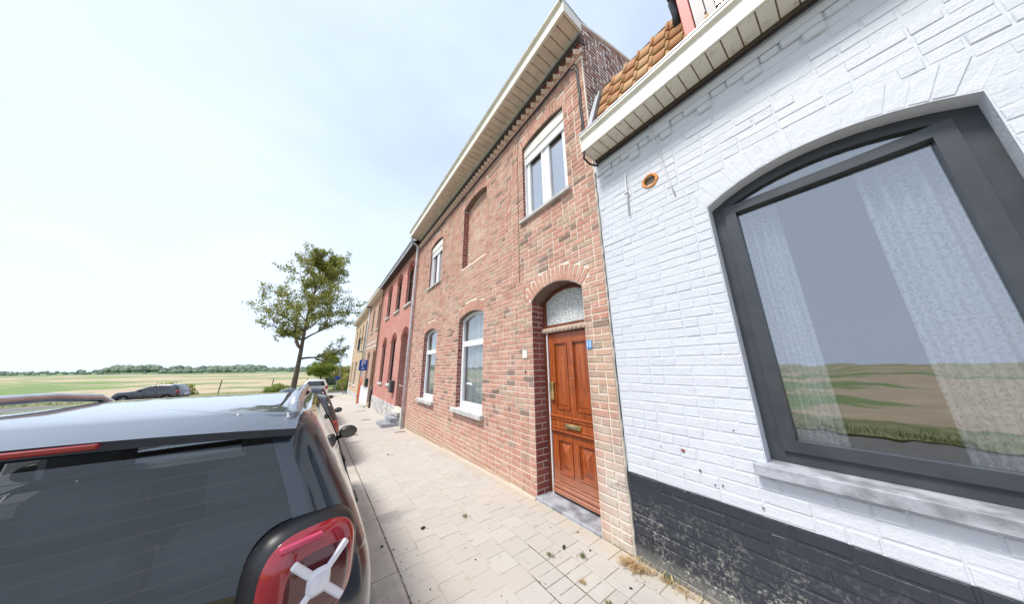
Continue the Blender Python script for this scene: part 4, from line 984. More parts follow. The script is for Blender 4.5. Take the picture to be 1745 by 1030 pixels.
for y in (22.33, 23.66):
    for q in range(3): MB().box(WX-.38+q*.13, WX-.365+q*.13, y, y+.015, 2.98, 3.9).build('baluster', M['black'], bal)
b = MB(); b.box(WX-.405, WX-.375, 22.3, 23.7, 3.9, 3.93); b.box(WX-.374, WX, 22.3, 22.33, 3.9, 3.93); b.box(WX-.374, WX, 23.67, 23.7, 3.9, 3.93); b.build('handrail', M['black'], bal)
MB().box(WX-.02, WX+.04, 23.7, 32.38, -1.4, -.28).build('plinth', M['concrete'], h4)
eaves(h4, 21.88, 32.5, 2.12, 6.16, M['cream'], M['soffit'])
for sy in (31.4, 31.7): MB().bbox(2.0, WX, sy, sy+.5, -.9, g(31.5)+.12, .01).build('step', M['bluestone'], h4)

# ------------------------------------------------------------------ street furniture and small things
ps = empty('parking_sign', (2.12, 19.6, g(19.6)), 'blue parking sign on a grey pole leaning against an orange post', 'sign'); L0 = ps.location
def S(b, n, m, par=ps, **k): return b.build(n, M[m], par, **k)
S(MB().tube([(2.17, 19.62, g(19.6)-.1), (2.17, 19.62, 2.2)], .028, 10), 'pole', 'grey_pipe', smooth=True)
S(MB().tube([(2.08, 19.58, g(19.6)-.02), (2.165, 19.55, 1.12)], .045, 12), 'orange_post', 'orange', smooth=True)
pn = S(MB().bbox(1.93, 2.41, 19.565, 19.585, 1.52, 2.20, .008), 'panel', 'blue')
FY = Matrix(((1, 0, 0, 0), (0, 0, -1, 0), (0, 1, 0, 0), (0, 0, 0, 1)))
text('P', .50, Matrix.Translation((2.17, 19.562, 1.96)) @ FY, M['signwhite'], pn, 'letter')
b = MB()
for x0, z0_, x1, z1_ in ((2.12, 1.68, 2.17, 1.74), (2.17, 1.74, 2.22, 1.68), (2.10, 1.62, 2.24, 1.62), (2.12, 1.68, 2.10, 1.62), (2.22, 1.68, 2.24, 1.62)): b.tube([(x0, 19.561, z0_), (x1, 19.561, z1_)], .012, 6)
b.build('pictogram', M['signwhite'], pn)
for gx_, gy_, w_, d_, lb in ((1.0, 9.45, .32, .16, 'rusty rectangular cover in the pavement near the kerb'), (2.22, 8.9, .30, .15, 'rusty rectangular cover in the pavement by the grey downpipe'), (1.72, 12.3, .32, .18, 'rusty rectangular cover in the pavement beyond the doorstep'), (1.9, 15.3, .32, .18, 'rusty rectangular cover before the white plinth')):
    gc = empty('service_cover', (gx_, gy_, g(gy_)), lb, 'cover', 'service covers in the pavement')
    sl_ = math.atan2(g(gy_+.2)-g(gy_-.2), .4); mt = Matrix.Translation((gx_, gy_, g(gy_))) @ Matrix.Rotation(sl_, 4, 'X')
    fr = MB().box(-w_/2, w_/2, -d_/2, d_/2, -.03, .004, m=mt).build('frame', M['brown'], gc)
    MB().bbox(-w_/2+.015, w_/2-.015, -d_/2+.015, d_/2-.015, -.02, .008, .003, m=mt).build('lid', simple('rusty_lid', (.25, .18, .14), .8, bump=.6), gc)
def clod(x, y, s, mat, label, seed):
    r = random.Random(seed); bm = bmesh.new(); base = Vector((x, y, g(y)))
    for k in range(r.randint(3, 5)):
        c_ = Vector((r.uniform(-1, 1)*s*.7, r.uniform(-1, 1)*s*.7, s*.25)) if k else Vector((0, 0, s*.3))
        q = bmesh.ops.create_icosphere(bm, subdivisions=2, radius=s*r.uniform(.35, .6))
        for v in q['verts']:
            v.co *= r.uniform(.8, 1.25); v.co.z *= .75; v.co += c_
    for v in bm.verts: v.co.z = max(v.co.z, -.003)
    me = bpy.data.meshes.new('soil_clod'); bm.to_mesh(me); bm.free()
    o = link('soil_clod', me, mat); o.location = base; return tag(o, label, 'clod', 'soil clods on the pavement')
cl = [(720, 903, .045, 'clod', 'largest black soil clod lying mid pavement in front of the wooden door'), (650, 934, .024, 'clod', 'black soil clod on the joint beside the kerb'), (671, 938, .015, 'clod', 'small black crumb just inside the kerb joint'), (961, 935, .036, 'clod', 'black twiggy clod on the mossy joints near the doorstep'),
      (1006, 940, .020, 'clod2', 'brown clod between mossy joints and the limewashed pier'), (1076, 1005, .020, 'clod', 'dark clod below the black plinth'), (985, 909, .018, 'clod2', 'brown crumb at the foot of the bluestone threshold'), (662, 776, .040, 'clod', 'black soil clod on the pavement by the tall lower window'), (668, 777, .022, 'clod', 'black crumb touching the clod by the tall lower window'),
      (693, 760, .022, 'clod', 'small dark clod near the grey downpipe'), (747, 801, .018, 'clod2', 'brown crumb in front of the tall lower window sill'), (810, 955, .014, 'clod', 'tiny black crumb far from any joint'), (733, 1006, .012, 'clod', 'tiny black crumb close to the tail light'), (689, 823, .012, 'clod', 'tiny dark crumb along the line of pavers')]
def ground_pt(px, py, z=0):
    d = cam.matrix_world.to_3x3() @ Vector(((px-872.5)/430, -(py-515)/430, -1)); t_ = (z-1.62)/d.z; return CAM+d*t_
for i, (px, py, s_, mt, lb) in enumerate(cl):
    q = ground_pt(px, py)
    for _ in range(6): q = ground_pt(px, py, g(q.y))
    clod(q.x, q.y, s_*.62, M[mt], lb, i+50)
# fine litter, moss and weeds in the joints
b = MB(); r = random.Random(77)
for k in range(420):
    y = 1.0+7.5*r.random()**1.8; x = r.choice((.78, 1.6, 2.38)) + r.gauss(0, .35) if r.random() < .7 else .77+r.gauss(0, .03)
    if not .76 < x < 2.40: continue
    s_ = r.uniform(.002, .006); a = r.random()*3; z = g(y)+.002
    vs = [(x+s_*r.uniform(.6, 1.4)*math.cos(a+q*2.1), y+s_*r.uniform(.6, 1.4)*math.sin(a+q*2.1), z) for q in range(3)]+[(x, y, z+s_)]
    b.add(vs, [(0, 1, 3), (1, 2, 3), (2, 0, 3)], r.random())
tag(b.build('litter', M['clod2'], fix=False), 'crumbs of dark soil and litter scattered over the pavers', 'litter', kind='stuff')
b = MB(); r = random.Random(61)
def moss_line(x0, y0, x1, y1, w_):
    n = max(2, int(math.hypot(x1-x0, y1-y0)/.012)); d = Vector((x1-x0, y1-y0, 0)).normalized(); q = Vector((-d.y, d.x, 0)); pv = None
    for k in range(n+1):
        f = k/n; c_ = Vector((x0+(x1-x0)*f, y0+(y1-y0)*f, 0)); ww = w_*r.uniform(.35, 1.25); c_ += q*r.uniform(-.002, .002)
        row = [c_-q*ww+Vector((0, 0, g(c_.y)-.003)), c_+Vector((0, 0, g(c_.y)+r.uniform(.001, .004))), c_+q*ww+Vector((0, 0, g(c_.y)-.003))]
        if pv: b.add(pv+row, [(0, 1, 4, 3), (1, 2, 5, 4)], r.random())
        pv = row
mx = [.752+cw*i for i in range(9)]
moss_line(mx[5], 1.30, mx[5], 2.25, .005); moss_line(mx[4], 1.55, mx[4], 1.95, .003)
for k in range(4): moss_line(mx[5]+.002, 2.003-PS*k+.0, mx[6]-.02, 2.003-PS*k+.0, .0035 if k % 2 else .0025)
for k in range(4): moss_line(mx[5]-.002, 1.79+PS*.5-PS*k+.107-.107, mx[5]-.17, 1.79+PS*.5-PS*k, .004)
moss_line(.757, 1.2, .757, 9.0, .0045)
tag(b.build('joint_moss', M['mossline'], fix=False), 'dark moss growing in the paver joints', 'moss', kind='stuff')
def tuft(name, label, x, y, n, rad, hgt, mat, seed, flat=.0, aspect=1.0, cat='weed', group=None, kind=None):
    r = random.Random(seed); b = MB()
    for k in range(n):
        px, py = x+r.gauss(0, rad), y+r.gauss(0, rad*aspect); z = g(py); a = r.random()*6.28; ln = hgt*r.uniform(.5, 1.3); up = 1-flat*r.uniform(.6, 1)
        d = Vector((math.cos(a)*(1-up*.6), math.sin(a)*(1-up*.6), up)).normalized()*ln; sd_ = Vector((-math.sin(a), math.cos(a), 0))*r.uniform(.0012, .0035); p0 = Vector((px, py, z+.001+flat*r.random()*.03)); p1 = p0+d*.55; p2 = p0+d+Vector((0, 0, -ln*.15*(1-flat)))
        p2.z = max(p2.z, z+.003)
        b.add([p0-sd_, p0+sd_, p1+sd_*.8, p1-sd_*.8, p2], [(0, 1, 2, 3), (3, 2, 4)], r.random())
    o = b.build(name, mat, fix=False); return tag(o, label, cat, group, kind)
tuft('dry_grass_tuft', 'heap of dry straw coloured grass at the corner of the black plinth', 2.33, 1.50, 260, .035, .07, M['straw'], 1, .85, 1.6)
tuft('dry_grass_wisp', 'thin line of dry grass along the foot of the black plinth', 2.39, 1.22, 120, .02, .05, M['straw'], 2, .85, 6)
tuft('green_weed', 'small green weed growing out of the black plinth foot', 2.41, 1.27, 40, .015, .06, M['grass'], 3, .3, 2)
for i, (x, y, lb) in enumerate(((1.87, 2.02, 'moss tuft on a paver corner near the twiggy clod'), (2.09, 1.83, 'moss tuft between the clods and the pier'), (1.865, 1.66, 'moss tuft along the mossy joint towards the plinth'), (1.86, 1.42, 'moss tuft in the joint below the dry grass'), (1.55, 3.05, 'green weed in a joint before the doorstep'))):
    tuft('moss_tuft', lb, x, y, 70, .012, .018, M['grass'] if i != 2 else M['straw'], 10+i, .4, 1.5, 'moss', 'moss in the paver joints')
tuft('pavement_weed', 'patch of green weeds on the pavement below the parking sign', 2.25, 17.2, 160, .16, .12, M['grass'], 30, .2, 2.5)
r = random.Random(88); b = MB()
for k in range(260):
    x, y = .56+abs(r.gauss(0, .05)), 2.0+r.gauss(0, .25); s_ = r.uniform(.004, .010); a = r.random()*6.3; z = g(y)+.003
    b.add([(x, y, z), (x+s_*math.cos(a), y+s_*math.sin(a), z+.004), (x+s_*math.cos(a+1.1), y+s_*math.sin(a+1.1), z+.002)], [(0, 1, 2)], r.random())
tag(b.build('dead_leaves', M['straw'], fix=False), 'brown dead leaf crumbs in the kerb beside the car', 'leaves', kind='stuff')

# ------------------------------------------------------------------ cars
def lerp_layers(L, n=3):
    out = []
    for i in range(len(L)-1):
        p0, p1, p2, p3 = L[max(i-1, 0)], L[i], L[i+1], L[min(i+2, len(L)-1)]
        for k in range(n):
            t_ = k/n; q = []
            for a, b_, c, d in zip(p0, p1, p2, p3):
                v = .5*((2*b_)+(-a+c)*t_+(2*a-5*b_+4*c-d)*t_*t_+(-a+3*b_-3*c+d)*t_**3)
                lo, hi = min(b_, c), max(b_, c); q.append(min(max(v, lo), hi))
            out.append(q)
    out.append(list(L[-1])); return out
RS = [0, .25, .5, .75, .93, .945, .97, 1.0]
SS = [0, .06, .12, .20, .29, .30, .40, .48, .49, .58, .665, .672, .70, .76, .82, .88, .94, 1.0]
def car(name, label, loc, rotz, L, zb, zt, paintm, opt):
    """L: layers (z, halfwidth, yrear, yfront, ya, cr, cf)"""
    root = empty(name, (0, 0, 0), label, 'car', 'cars parked along the kerb')
    Ls = lerp_layers(L, 3); NA = 6; half = []
    for z, hw, yr, yf, ya, cr, cf in Ls:
        pts = []; bow = .05
        for f in RS:
            x = f*(hw-cr); pts.append((x, yr+bow*(x/hw)**2))
        yc = yr+bow*((hw-cr)/hw)**2
        for k in range(1, NA): a = math.pi/2*k/NA; pts.append((hw-cr+cr*math.sin(a), yc+cr*(1-math.cos(a))))
        s0 = yc+cr; s1 = yf-cf-.06; ya_ = min(ya, s1-.03)
        for f in SS:
            y = s0+(ya_-s0)*f/.70 if f <= .70 else ya_+(s1-ya_)*(f-.7)/.3
            tp_ = 1-.03*max(0, (y-3.2))**2 if y > 3.2 else 1
            pts.append((hw*tp_, y))
        ex_ = pts[-1][0]
        for k in range(1, NA): a = math.pi/2*k/NA; pts.append((ex_-cf*(1-math.cos(a)), s1+cf*math.sin(a)))
        xb = ex_-cf
        for f in (1, .75, .5, .25, 0): pts.append((xb*f, yf-.06*(f**2)))
        half.append([(x, y, z) for x, y in pts])
    nh = len(half[0]); bm = bmesh.new(); rings = []
    for hl in half:
        ringv = [bm.verts.new(p) for p in hl]+[bm.verts.new((-p[0], p[1], p[2])) for p in hl[-2:0:-1]]
        rings.append(ringv)
    n = len(rings[0]); nr, na, ns = len(RS), NA-1, len(SS)
    i_s0 = nr+na
    def region(i, zc_, y):
        j = i if i < nh-1 else n-1-i     # mirrored index
        right = i < nh-1
        if zc_ < opt.get('clad', 0): return 8
        if zb < zc_ < zt:
            if j < 4: return 1 if zc_ < zt-.02 else 0
            if j == 4: return 0
            if i_s0 <= j < i_s0+ns-1:
                f = SS[j-i_s0]
                if opt.get('quarter') and .06 <= f < .20 : return 0
                if .20 <= f < .29 and opt.get('quarter'): return 0
                if .12 <= f < .29 or .30 <= f < .48: return 4 if right else 6
                if .49 <= f < .665: return 3 if right else 5
                return 10 if f < .7 and f >= .12 else 0
            if j >= i_s0+ns-1+na: return 2
        if j == 4 and .5 < zc_: return 9
        if i_s0 <= j < i_s0+ns-1 and zc_ < zb:
            f = SS[j-i_s0]
            if f in (.29, .48, .665) and zc_ > .35: return 9
        return 0
    for a in range(len(rings)-1):
        zc_ = (Ls[a][0]+Ls[a+1][0])/2
        for i in range(n):
            k = (i+1) % n
            f = bm.faces.new((rings[a][i], rings[a][k], rings[a+1][k], rings[a+1][i])); f.material_index = region(i, zc_, 0); f.smooth = True
    f = bm.faces.new(rings[-1]); f.smooth = True
    f = bm.faces.new(rings[0][::-1]); f.material_index = 8
    bmesh.ops.recalc_face_normals(bm, faces=bm.faces)
    me = bpy.data.meshes.new('car_tmp'); bm.to_mesh(me); bm.free()
    gl = opt.get('glass', M['carglass'])
    mats = [paintm, gl, gl, gl, gl, gl, gl, M['dark'], M['black'], M['dark'], M['black']]
    for m_ in mats: me.materials.append(m_)
    o = bpy.data.objects.new('car_tmp', me); col.objects.link(o)
    wr, wy0, wy1 = opt['wr'], opt['wy'][0], opt['wy'][1]; hw = opt['hw']
    for wy in (wy0, wy1):
        for sx in (-1, 1):
            b = MB(); b.lathe([(wr+.055, 0), (wr+.055, .34)], 32, Matrix.Translation((sx*(hw-.29) if sx > 0 else -(hw+.05), wy, wr)) @ Matrix.Rotation(R(90), 4, 'Y'))
            cm = b.mesh('cut'); bm = bmesh.new(); bm.from_mesh(cm); bmesh.ops.recalc_face_normals(bm, faces=bm.faces)
            for f in bm.faces: f.material_index = 7
            bm.to_mesh(cm); bm.free()
            for m_ in mats: cm.materials.append(m_)
            co = bpy.data.objects.new('cut', cm); col.objects.link(co)
            md = o.modifiers.new('b', 'BOOLEAN'); md.operation = 'DIFFERENCE'; md.solver = 'EXACT'; md.object = co
    dg = bpy.context.evaluated_depsgraph_get(); full = bpy.data.meshes.new_from_object(o.evaluated_get(dg))
    for q in [x for x in col.objects if x.name.startswith('cut') or x.name.startswith('car_tmp')]: bpy.data.objects.remove(q)
    names = {0: 'body', 1: 'rear_window', 2: 'windscreen', 3: 'side_window', 4: 'side_window', 5: 'side_window', 6: 'side_window', 7: 'wheel_well', 8: 'cladding', 9: 'panel_gap', 10: 'window_pillar'}
    jobs = [(mi, nm, None) for mi, nm in names.items() if mi != 7]+[(7, 'wheel_well', (sx, wy)) for sx in (-1, 1) for wy in (wy0, wy1)]
    for mi, nm, at in jobs:
        bm = bmesh.new(); bm.from_mesh(full)
        def keep(f):
            if f.material_index != mi: return False
            if at is None: return True
            c_ = f.calc_center_median(); return c_.x*at[0] > 0 and abs(c_.y-at[1]) < .8
        bmesh.ops.delete(bm, geom=[f for f in bm.faces if not keep(f)], context='FACES')
        if bm.faces:
            if mi in (1, 2, 3, 4, 5, 6, 9):
                for v in bm.verts: v.co -= v.normal*(.006 if mi != 9 else .010)
            for f in bm.faces: f.material_index = 0
            m2_ = bpy.data.meshes.new(nm); bm.to_mesh(m2_); m2_.materials.append(mats[mi]); local(link(nm, m2_, None, root))
        bm.free()
    bpy.data.meshes.remove(full)
    # wheels
    for wy in (wy0, wy1):
        for sx in (-1, 1):
            m_ = Matrix.Translation((sx*(hw-.02), wy, wr)) @ Matrix.Rotation(R(90)*sx, 4, 'Y')
            wl_ = local(MB().lathe([(wr*.62, -.20), (wr*.93, -.215), (wr, -.18), (wr, -.04), (wr*.93, -.005), (wr*.64, -.012), (wr*.62, -.03)], 36, m_).build('wheel', M['tyre'], root, smooth=True))
            b = MB(); b.lathe([(wr*.64, -.03), (wr*.60, -.02), (wr*.56, -.05), (0, -.07)], 30, m_)
            for q in range(5):
                a = q*2*math.pi/5; b.bbox(.03, wr*.6, -.03, .03, -.06, -.022, .006, m=m_ @ Matrix.Rotation(a, 4, 'Z'))
            b.lathe([(.06, -.06), (.05, -.018), (0, -.016)], 14, m_); local(b.build('rim', M['rim'], wl_))
    # mirrors
    for sx in (-1, 1):
        my, mz = opt['mirror']; b = MB(); q = Matrix.Translation((sx*(hw+.06), my, mz))
        prof = [(0, -.07), (.05, -.062), (.085, -.02), (.085, .02), (.06, .055), (0, .06)]
        b.lathe(prof, 16, q @ Matrix.Rotation(R(90), 4, 'X') @ Matrix.Diagonal((1.05, .75, 1, 1))); mr = local(b.build('mirror', M['black'], root, smooth=True))
        local(MB().tube([(sx*(hw-.06), my+.02, mz-.06), (sx*(hw+.05), my+.01, mz-.03)], .022, 8).build('mirror_arm', M['black'], mr, smooth=True))
        local(MB().lathe([(.075, 0), (0, .001)], 16, q @ Matrix.Translation((0, -.066, 0)) @ Matrix.Rotation(R(90), 4, 'X') @ Matrix.Diagonal((.95, .68, 1, 1))).build('mirror_glass', M['carglass'], mr))
    return root
def finish(root, loc, rotz=0, slope=0): root.location = loc; root.rotation_euler = (slope, 0, rotz)
# near car: boxy navy compact
LA = [(.20, .80, .14, 4.02, 3.0, .16, .25), (.28, .86, .04, 4.12, 3.0, .18, .28), (.44, .885, .0, 4.18, 3.0, .20, .30), (.60, .895, .0, 4.19, 3.0, .20, .30), (.66, .895, .05, 4.19, 3.0, .20, .30), (.80, .892, .065, 4.15, 3.0, .19, .30),
      (.92, .885, .075, 4.08, 3.0, .18, .30), (.99, .872, .083, 3.98, 3.0, .17, .30), (1.03, .860, .088, 3.70, 3.0, .165, .30), (1.06, .85, .092, 3.25, 3.0, .16, .28), (1.075, .845, .095, 3.06, 2.95, .16, .25),
      (1.20, .79, .120, 2.86, 2.75, .14, .18), (1.36, .705, .150, 2.60, 2.5, .12, .16), (1.49, .635, .18, 2.40, 2.3, .11, .16), (1.55, .59, .21, 2.26, 2.2, .11, .18), (1.575, .54, .26, 2.10, 2.0, .12, .22), (1.59, .45, .36, 1.88, 1.8, .16, .24), (1.597, .28, .56, 1.58, 1.5, .16, .2)]
ca = car('parked_car', 'navy compact car with white cross tail lights and roof rails by the kerb', None, 0, LA, 1.08, 1.53, M['navy'], dict(wr=.33, wy=(.80, 3.36), hw=.885, mirror=(2.55, 1.10), clad=.40, quarter=False, glass=M['clearcarglass']))
seatm = simple('grey_seat_fabric', (.10, .10, .105), .9, bump=.3)
local(MB().bbox(-.70, .70, .25, 3.0, .28, .42, .02).build('cabin_floor', M['black'], ca)); local(MB().bbox(-.66, .66, .22, .62, .98, 1.0, .008).build('parcel_shelf', M['black'], ca)); local(MB().bbox(-.74, .74, 2.62, 3.0, .42, 1.04, .05).build('dashboard', M['black'], ca))
for sx_, sy_, w_ in ((-.38, 1.95, .25), (.38, 1.95, .25), (-.42, .95, .21), (.0, .95, .19), (.42, .95, .21)):
    st_ = local(MB().bbox(-w_, w_, -.09, .09, 0, .62, .05, m=Matrix.Translation((sx_, sy_-.25, .55)) @ Matrix.Rotation(R(14), 4, 'X')).build('seat', seatm, ca, smooth=False))
    local(MB().bbox(-w_*.62, w_*.62, -.05, .05, .65, .84, .04, m=Matrix.Translation((sx_, sy_-.25, .55)) @ Matrix.Rotation(R(10), 4, 'X')).build('headrest', seatm, st_)); local(MB().bbox(-w_, w_, sy_-.25, sy_+.28, .42, .56, .04, m=Matrix.Translation((sx_, 0, 0))).build('cushion', seatm, st_))
for k in range(9):
    z = 1.13+k*.042; f = (z-1.075)/(1.49-1.075); yy = .098+.082*f+.012; xw = .60-.18*f
    local(MB().tube([(-xw+2*xw*q/8, yy+.05*((-xw+2*xw*q/8)/.7)**2, z) for q in range(9)], .0012, 4).build('heater_line', M['brown'], ca))
# roof rails
for sx in (-1, 1):
    rl = MB().tube([(sx*.53, .33, 1.55), (sx*.53, .36, 1.60), (sx*.528, .45, 1.625), (sx*.525, .80, 1.638), (sx*.52, 1.4, 1.636), (sx*.525, 1.80, 1.61), (sx*.535, 1.98, 1.57), (sx*.545, 2.06, 1.535)], [.020, .027, .027, .023, .023, .023, .018, .012], 12).build('roof_rail', M['chrome'], ca, smooth=True); local(rl)
# spoiler, wiper, plate, bumper, lights
b = MB(); vs = []; n = 15
for i in range(n):
    x = -.555+1.11*i/(n-1); c_ = (x/.555)**2
    vs += [(x, .10+.06*c_, 1.535-.03*c_), (x, .09+.06*c_, 1.560-.03*c_), (x, .26+.05*c_, 1.588-.022*c_), (x, .34, 1.54-.03*c_)]
fs = [(4*i+k, 4*i+(k+1) % 4, 4*i+4+(k+1) % 4, 4*i+4+k) for i in range(n-1) for k in range(4)]+[(0, 1, 2, 3), tuple(4*(n-1)+k for k in (3, 2, 1, 0))]
b.add(vs, fs); local(b.build('spoiler', M['navy'], ca, smooth=False))
local(MB().bbox(-.16, .16, .085, .105, 1.541, 1.555, .003).build('brake_light', M['lens'], ca))
local(MB().tube([(0, .085, 1.10), (.02, .095, 1.13), (-.36, .115, 1.20)], .010, 6).build('rear_wiper', M['black'], ca))
local(MB().bbox(-.26, .26, .035, .05, .74, .85, .004).build('number_plate', M['signwhite'], ca))
local(MB().bbox(-.36, .36, .035, .062, .87, .905, .008).build('tailgate_handle', M['black'], ca))
def superell(rx, rz, n=40, e=3.2):
    out = []
    for k in range(n):
        a = 2*math.pi*k/n; c_, s_ = math.cos(a), math.sin(a); out.append((rx*math.copysign(abs(c_)**(2/e), c_), rz*math.copysign(abs(s_)**(2/e), s_)))
    return out
def dome(b, m, rx, rz, h0, h1, rows=6, n=40, e=3.2):
    base = superell(rx, rz, n, e); vs = []; fs = []
    for q in range(rows+1):
        a = math.pi/2*q/rows; s_ = math.cos(a)**.45 if q < rows else .02; hh = h0+(h1-h0)*math.sin(a)
        vs += [m @ Vector((x*s_, z*s_, hh)) for x, z in base]
    for q in range(rows):
        for k in range(n): fs.append((q*n+k, q*n+(k+1) % n, (q+1)*n+(k+1) % n, (q+1)*n+k))
    b.add(vs, fs)
for sx in (-1, 1):
    # local frame on the rear corner: x -> outward, y -> up, z -> backwards out of the car
    out = Vector((sx*.34, -.94, .06)).normalized(); rt = Vector((0, 0, 1)).cross(out)*1.0; rt = Vector((-out.y*sx, out.x*sx, 0)).normalized(); upv = out.cross(rt) if out.cross(rt).z > 0 else rt.cross(out)
    c0 = Vector((sx*.662, .103, 1.082)); m_ = Matrix(((rt.x, upv.x, out.x, c0.x), (rt.y, upv.y, out.y, c0.y), (rt.z, upv.z, out.z, c0.z), (0, 0, 0, 1)))
    tl = MB(); dome(tl, m_, .160, .165, -.06, .030); tl = local(tl.build('tail_light', M['black'], ca, smooth=True))
    b = MB(); dome(b, m_, .143, .148, -.03, .044); local(b.build('lens', M['lens'], tl, smooth=True))
    b = MB(); dome(b, m_ @ Matrix.Translation((.008, -.010, 0)), .112, .115, .0, .050); local(b.build('inner_lens', M['lens_dark'], tl, smooth=True))
    b = MB(); dome(b, m_ @ Matrix.Translation((.010, -.006, 0)), .044, .047, .0, .060, e=3.4)
    for qx, qz in ((1, 1), (-1, 1), (1, -1), (-1, -1)):
        a = math.atan2(qz, qx); b.bbox(.02, .108, -.011, .011, .040, .054, .004, m=m_ @ Matrix.Translation((.010, -.006, 0)) @ Matrix.Rotation(a, 4, 'Z'))
    local(b.build('reflector_cross', M['reflector'], tl))
    b = MB(); b.bbox(-.105, .01, .106, .128, .030, .046, .006, m=m_); local(b.build('upper_lens', M['lens_pink'], tl))
for sx in (-1, 1):
    local(MB().bbox(sx*.895-.012, sx*.895+.012, .98, 1.16, .93, .955, .006).build('door_handle', M['black'], ca)); local(MB().bbox(sx*.897-.012, sx*.897+.012, 2.0, 2.18, .92, .945, .006).build('door_handle', M['black'], ca))
slope = lambda y: math.atan2(g(y+2)-g(y-2), 4)
finish(ca, (-.60, 1.10, g(1.6)-.115), 0, slope(3.0))
# charcoal hatchback in front of it
def hatch(sh=1.0, k=1.0):
    return [(z*sh, hw*k, yr, yf, ya, cr, cf) for z, hw, yr, yf, ya, cr, cf in
      [(.18, .76, .14, 3.9, 2.85, .2, .3), (.26, .82, .05, 4.0, 2.85, .24, .34), (.45, .85, .0, 4.05, 2.85, .26, .36), (.60, .86, .02, 4.05, 2.85, .26, .36), (.75, .855, .06, 3.98, 2.85, .25, .36), (.86, .845, .10, 3.86, 2.85, .24, .36), (.91, .83, .12, 3.6, 2.85, .23, .36), (.945, .815, .13, 3.1, 2.85, .22, .32), (.96, .81, .135, 2.95, 2.8, .22, .30),
       (1.10, .755, .22, 2.66, 2.55, .2, .22), (1.25, .685, .33, 2.32, 2.2, .18, .2), (1.36, .63, .43, 2.02, 1.92, .18, .2), (1.41, .58, .52, 1.82, 1.75, .18, .2), (1.44, .47, .7, 1.6, 1.5, .18, .2), (1.45, .30, .9, 1.4, 1.3, .15, .18)]]
def lights(root, x, y, z, w_=.13, h_=.16, d=.1):
    for sx in (-1, 1):
        m_ = Matrix.Translation((sx*x, y, z)) @ Matrix.Rotation(sx*R(38), 4, 'Z') @ Matrix.Rotation(R(90), 4, 'X')
        b = MB(); dome(b, m_, w_, h_, -.08, .03, rows=4, n=24); local(b.build('tail_light', M['lens'], root, smooth=True))
    local(MB().bbox(-.26, .26, -.012, .02, .56, .67, .004).build('number_plate', M['signwhite'], root))
cb_ = car('parked_car', 'charcoal hatchback with glossy red tail lights parked ahead of the navy car', None, 0, [(*q[:5], q[5]*.55, q[6]) for q in hatch(1.0, .98)], .965, 1.35, M['charcoal'], dict(wr=.31, wy=(.75, 3.2), hw=.84, mirror=(2.4, .98), clad=.3)); lights(cb_, .735, .125, .83, .12, .15)
finish(cb_, (-.40, 6.0, g(7)-.115), 0, slope(8))
cc = car('parked_car', 'dark blue hatchback parked beside the crimson house', None, 0, hatch(1.02, 1.0), .965*1.02, 1.35*1.02, M['darkcar'], dict(wr=.31, wy=(.75, 3.2), hw=.855, mirror=(2.4, 1.0), clad=.3)); lights(cc, .77, .16, .83)
finish(cc, (-.43, 11.4, g(13)-.115), 0, slope(13.5))
LS = [(z*1.03, hw, yr, yf, ya, cr, cf) for z, hw, yr, yf, ya, cr, cf in LA]
cs = car('parked_car', 'silver estate car parked at the far end of the terrace', None, 0, LS, 1.08*1.03, 1.49*1.03, M['silver'], dict(wr=.33, wy=(.80, 3.36), hw=.885, mirror=(2.55, 1.12), clad=.35)); lights(cs, .80, .13, 1.0)
finish(cs, (-.22, 27.0, g(29)-.115), 0, slope(29))
ce = car('parked_car', 'dark car standing on the crossing road beyond the big tree', None, 0, hatch(1.0, 1.0), .965, 1.35, M['darkcar'], dict(wr=.31, wy=(.75, 3.2), hw=.855, mirror=(2.4, 1.0), clad=.3)); lights(ce, .77, .16, .8)
finish(ce, (-9.6, 36.9, g(37)-.118), R(78), 0)
cf_ = car('parked_car', 'blue car beyond the silver estate near the round sign', None, 0, hatch(1.0, 1.0), .965, 1.35, M['navy'], dict(wr=.31, wy=(.75, 3.2), hw=.855, mirror=(2.4, 1.0), clad=.3)); lights(cf_, .77, .16, .8)
finish(cf_, (3.4, 35.4, g(36)-.118), R(-78), 0)

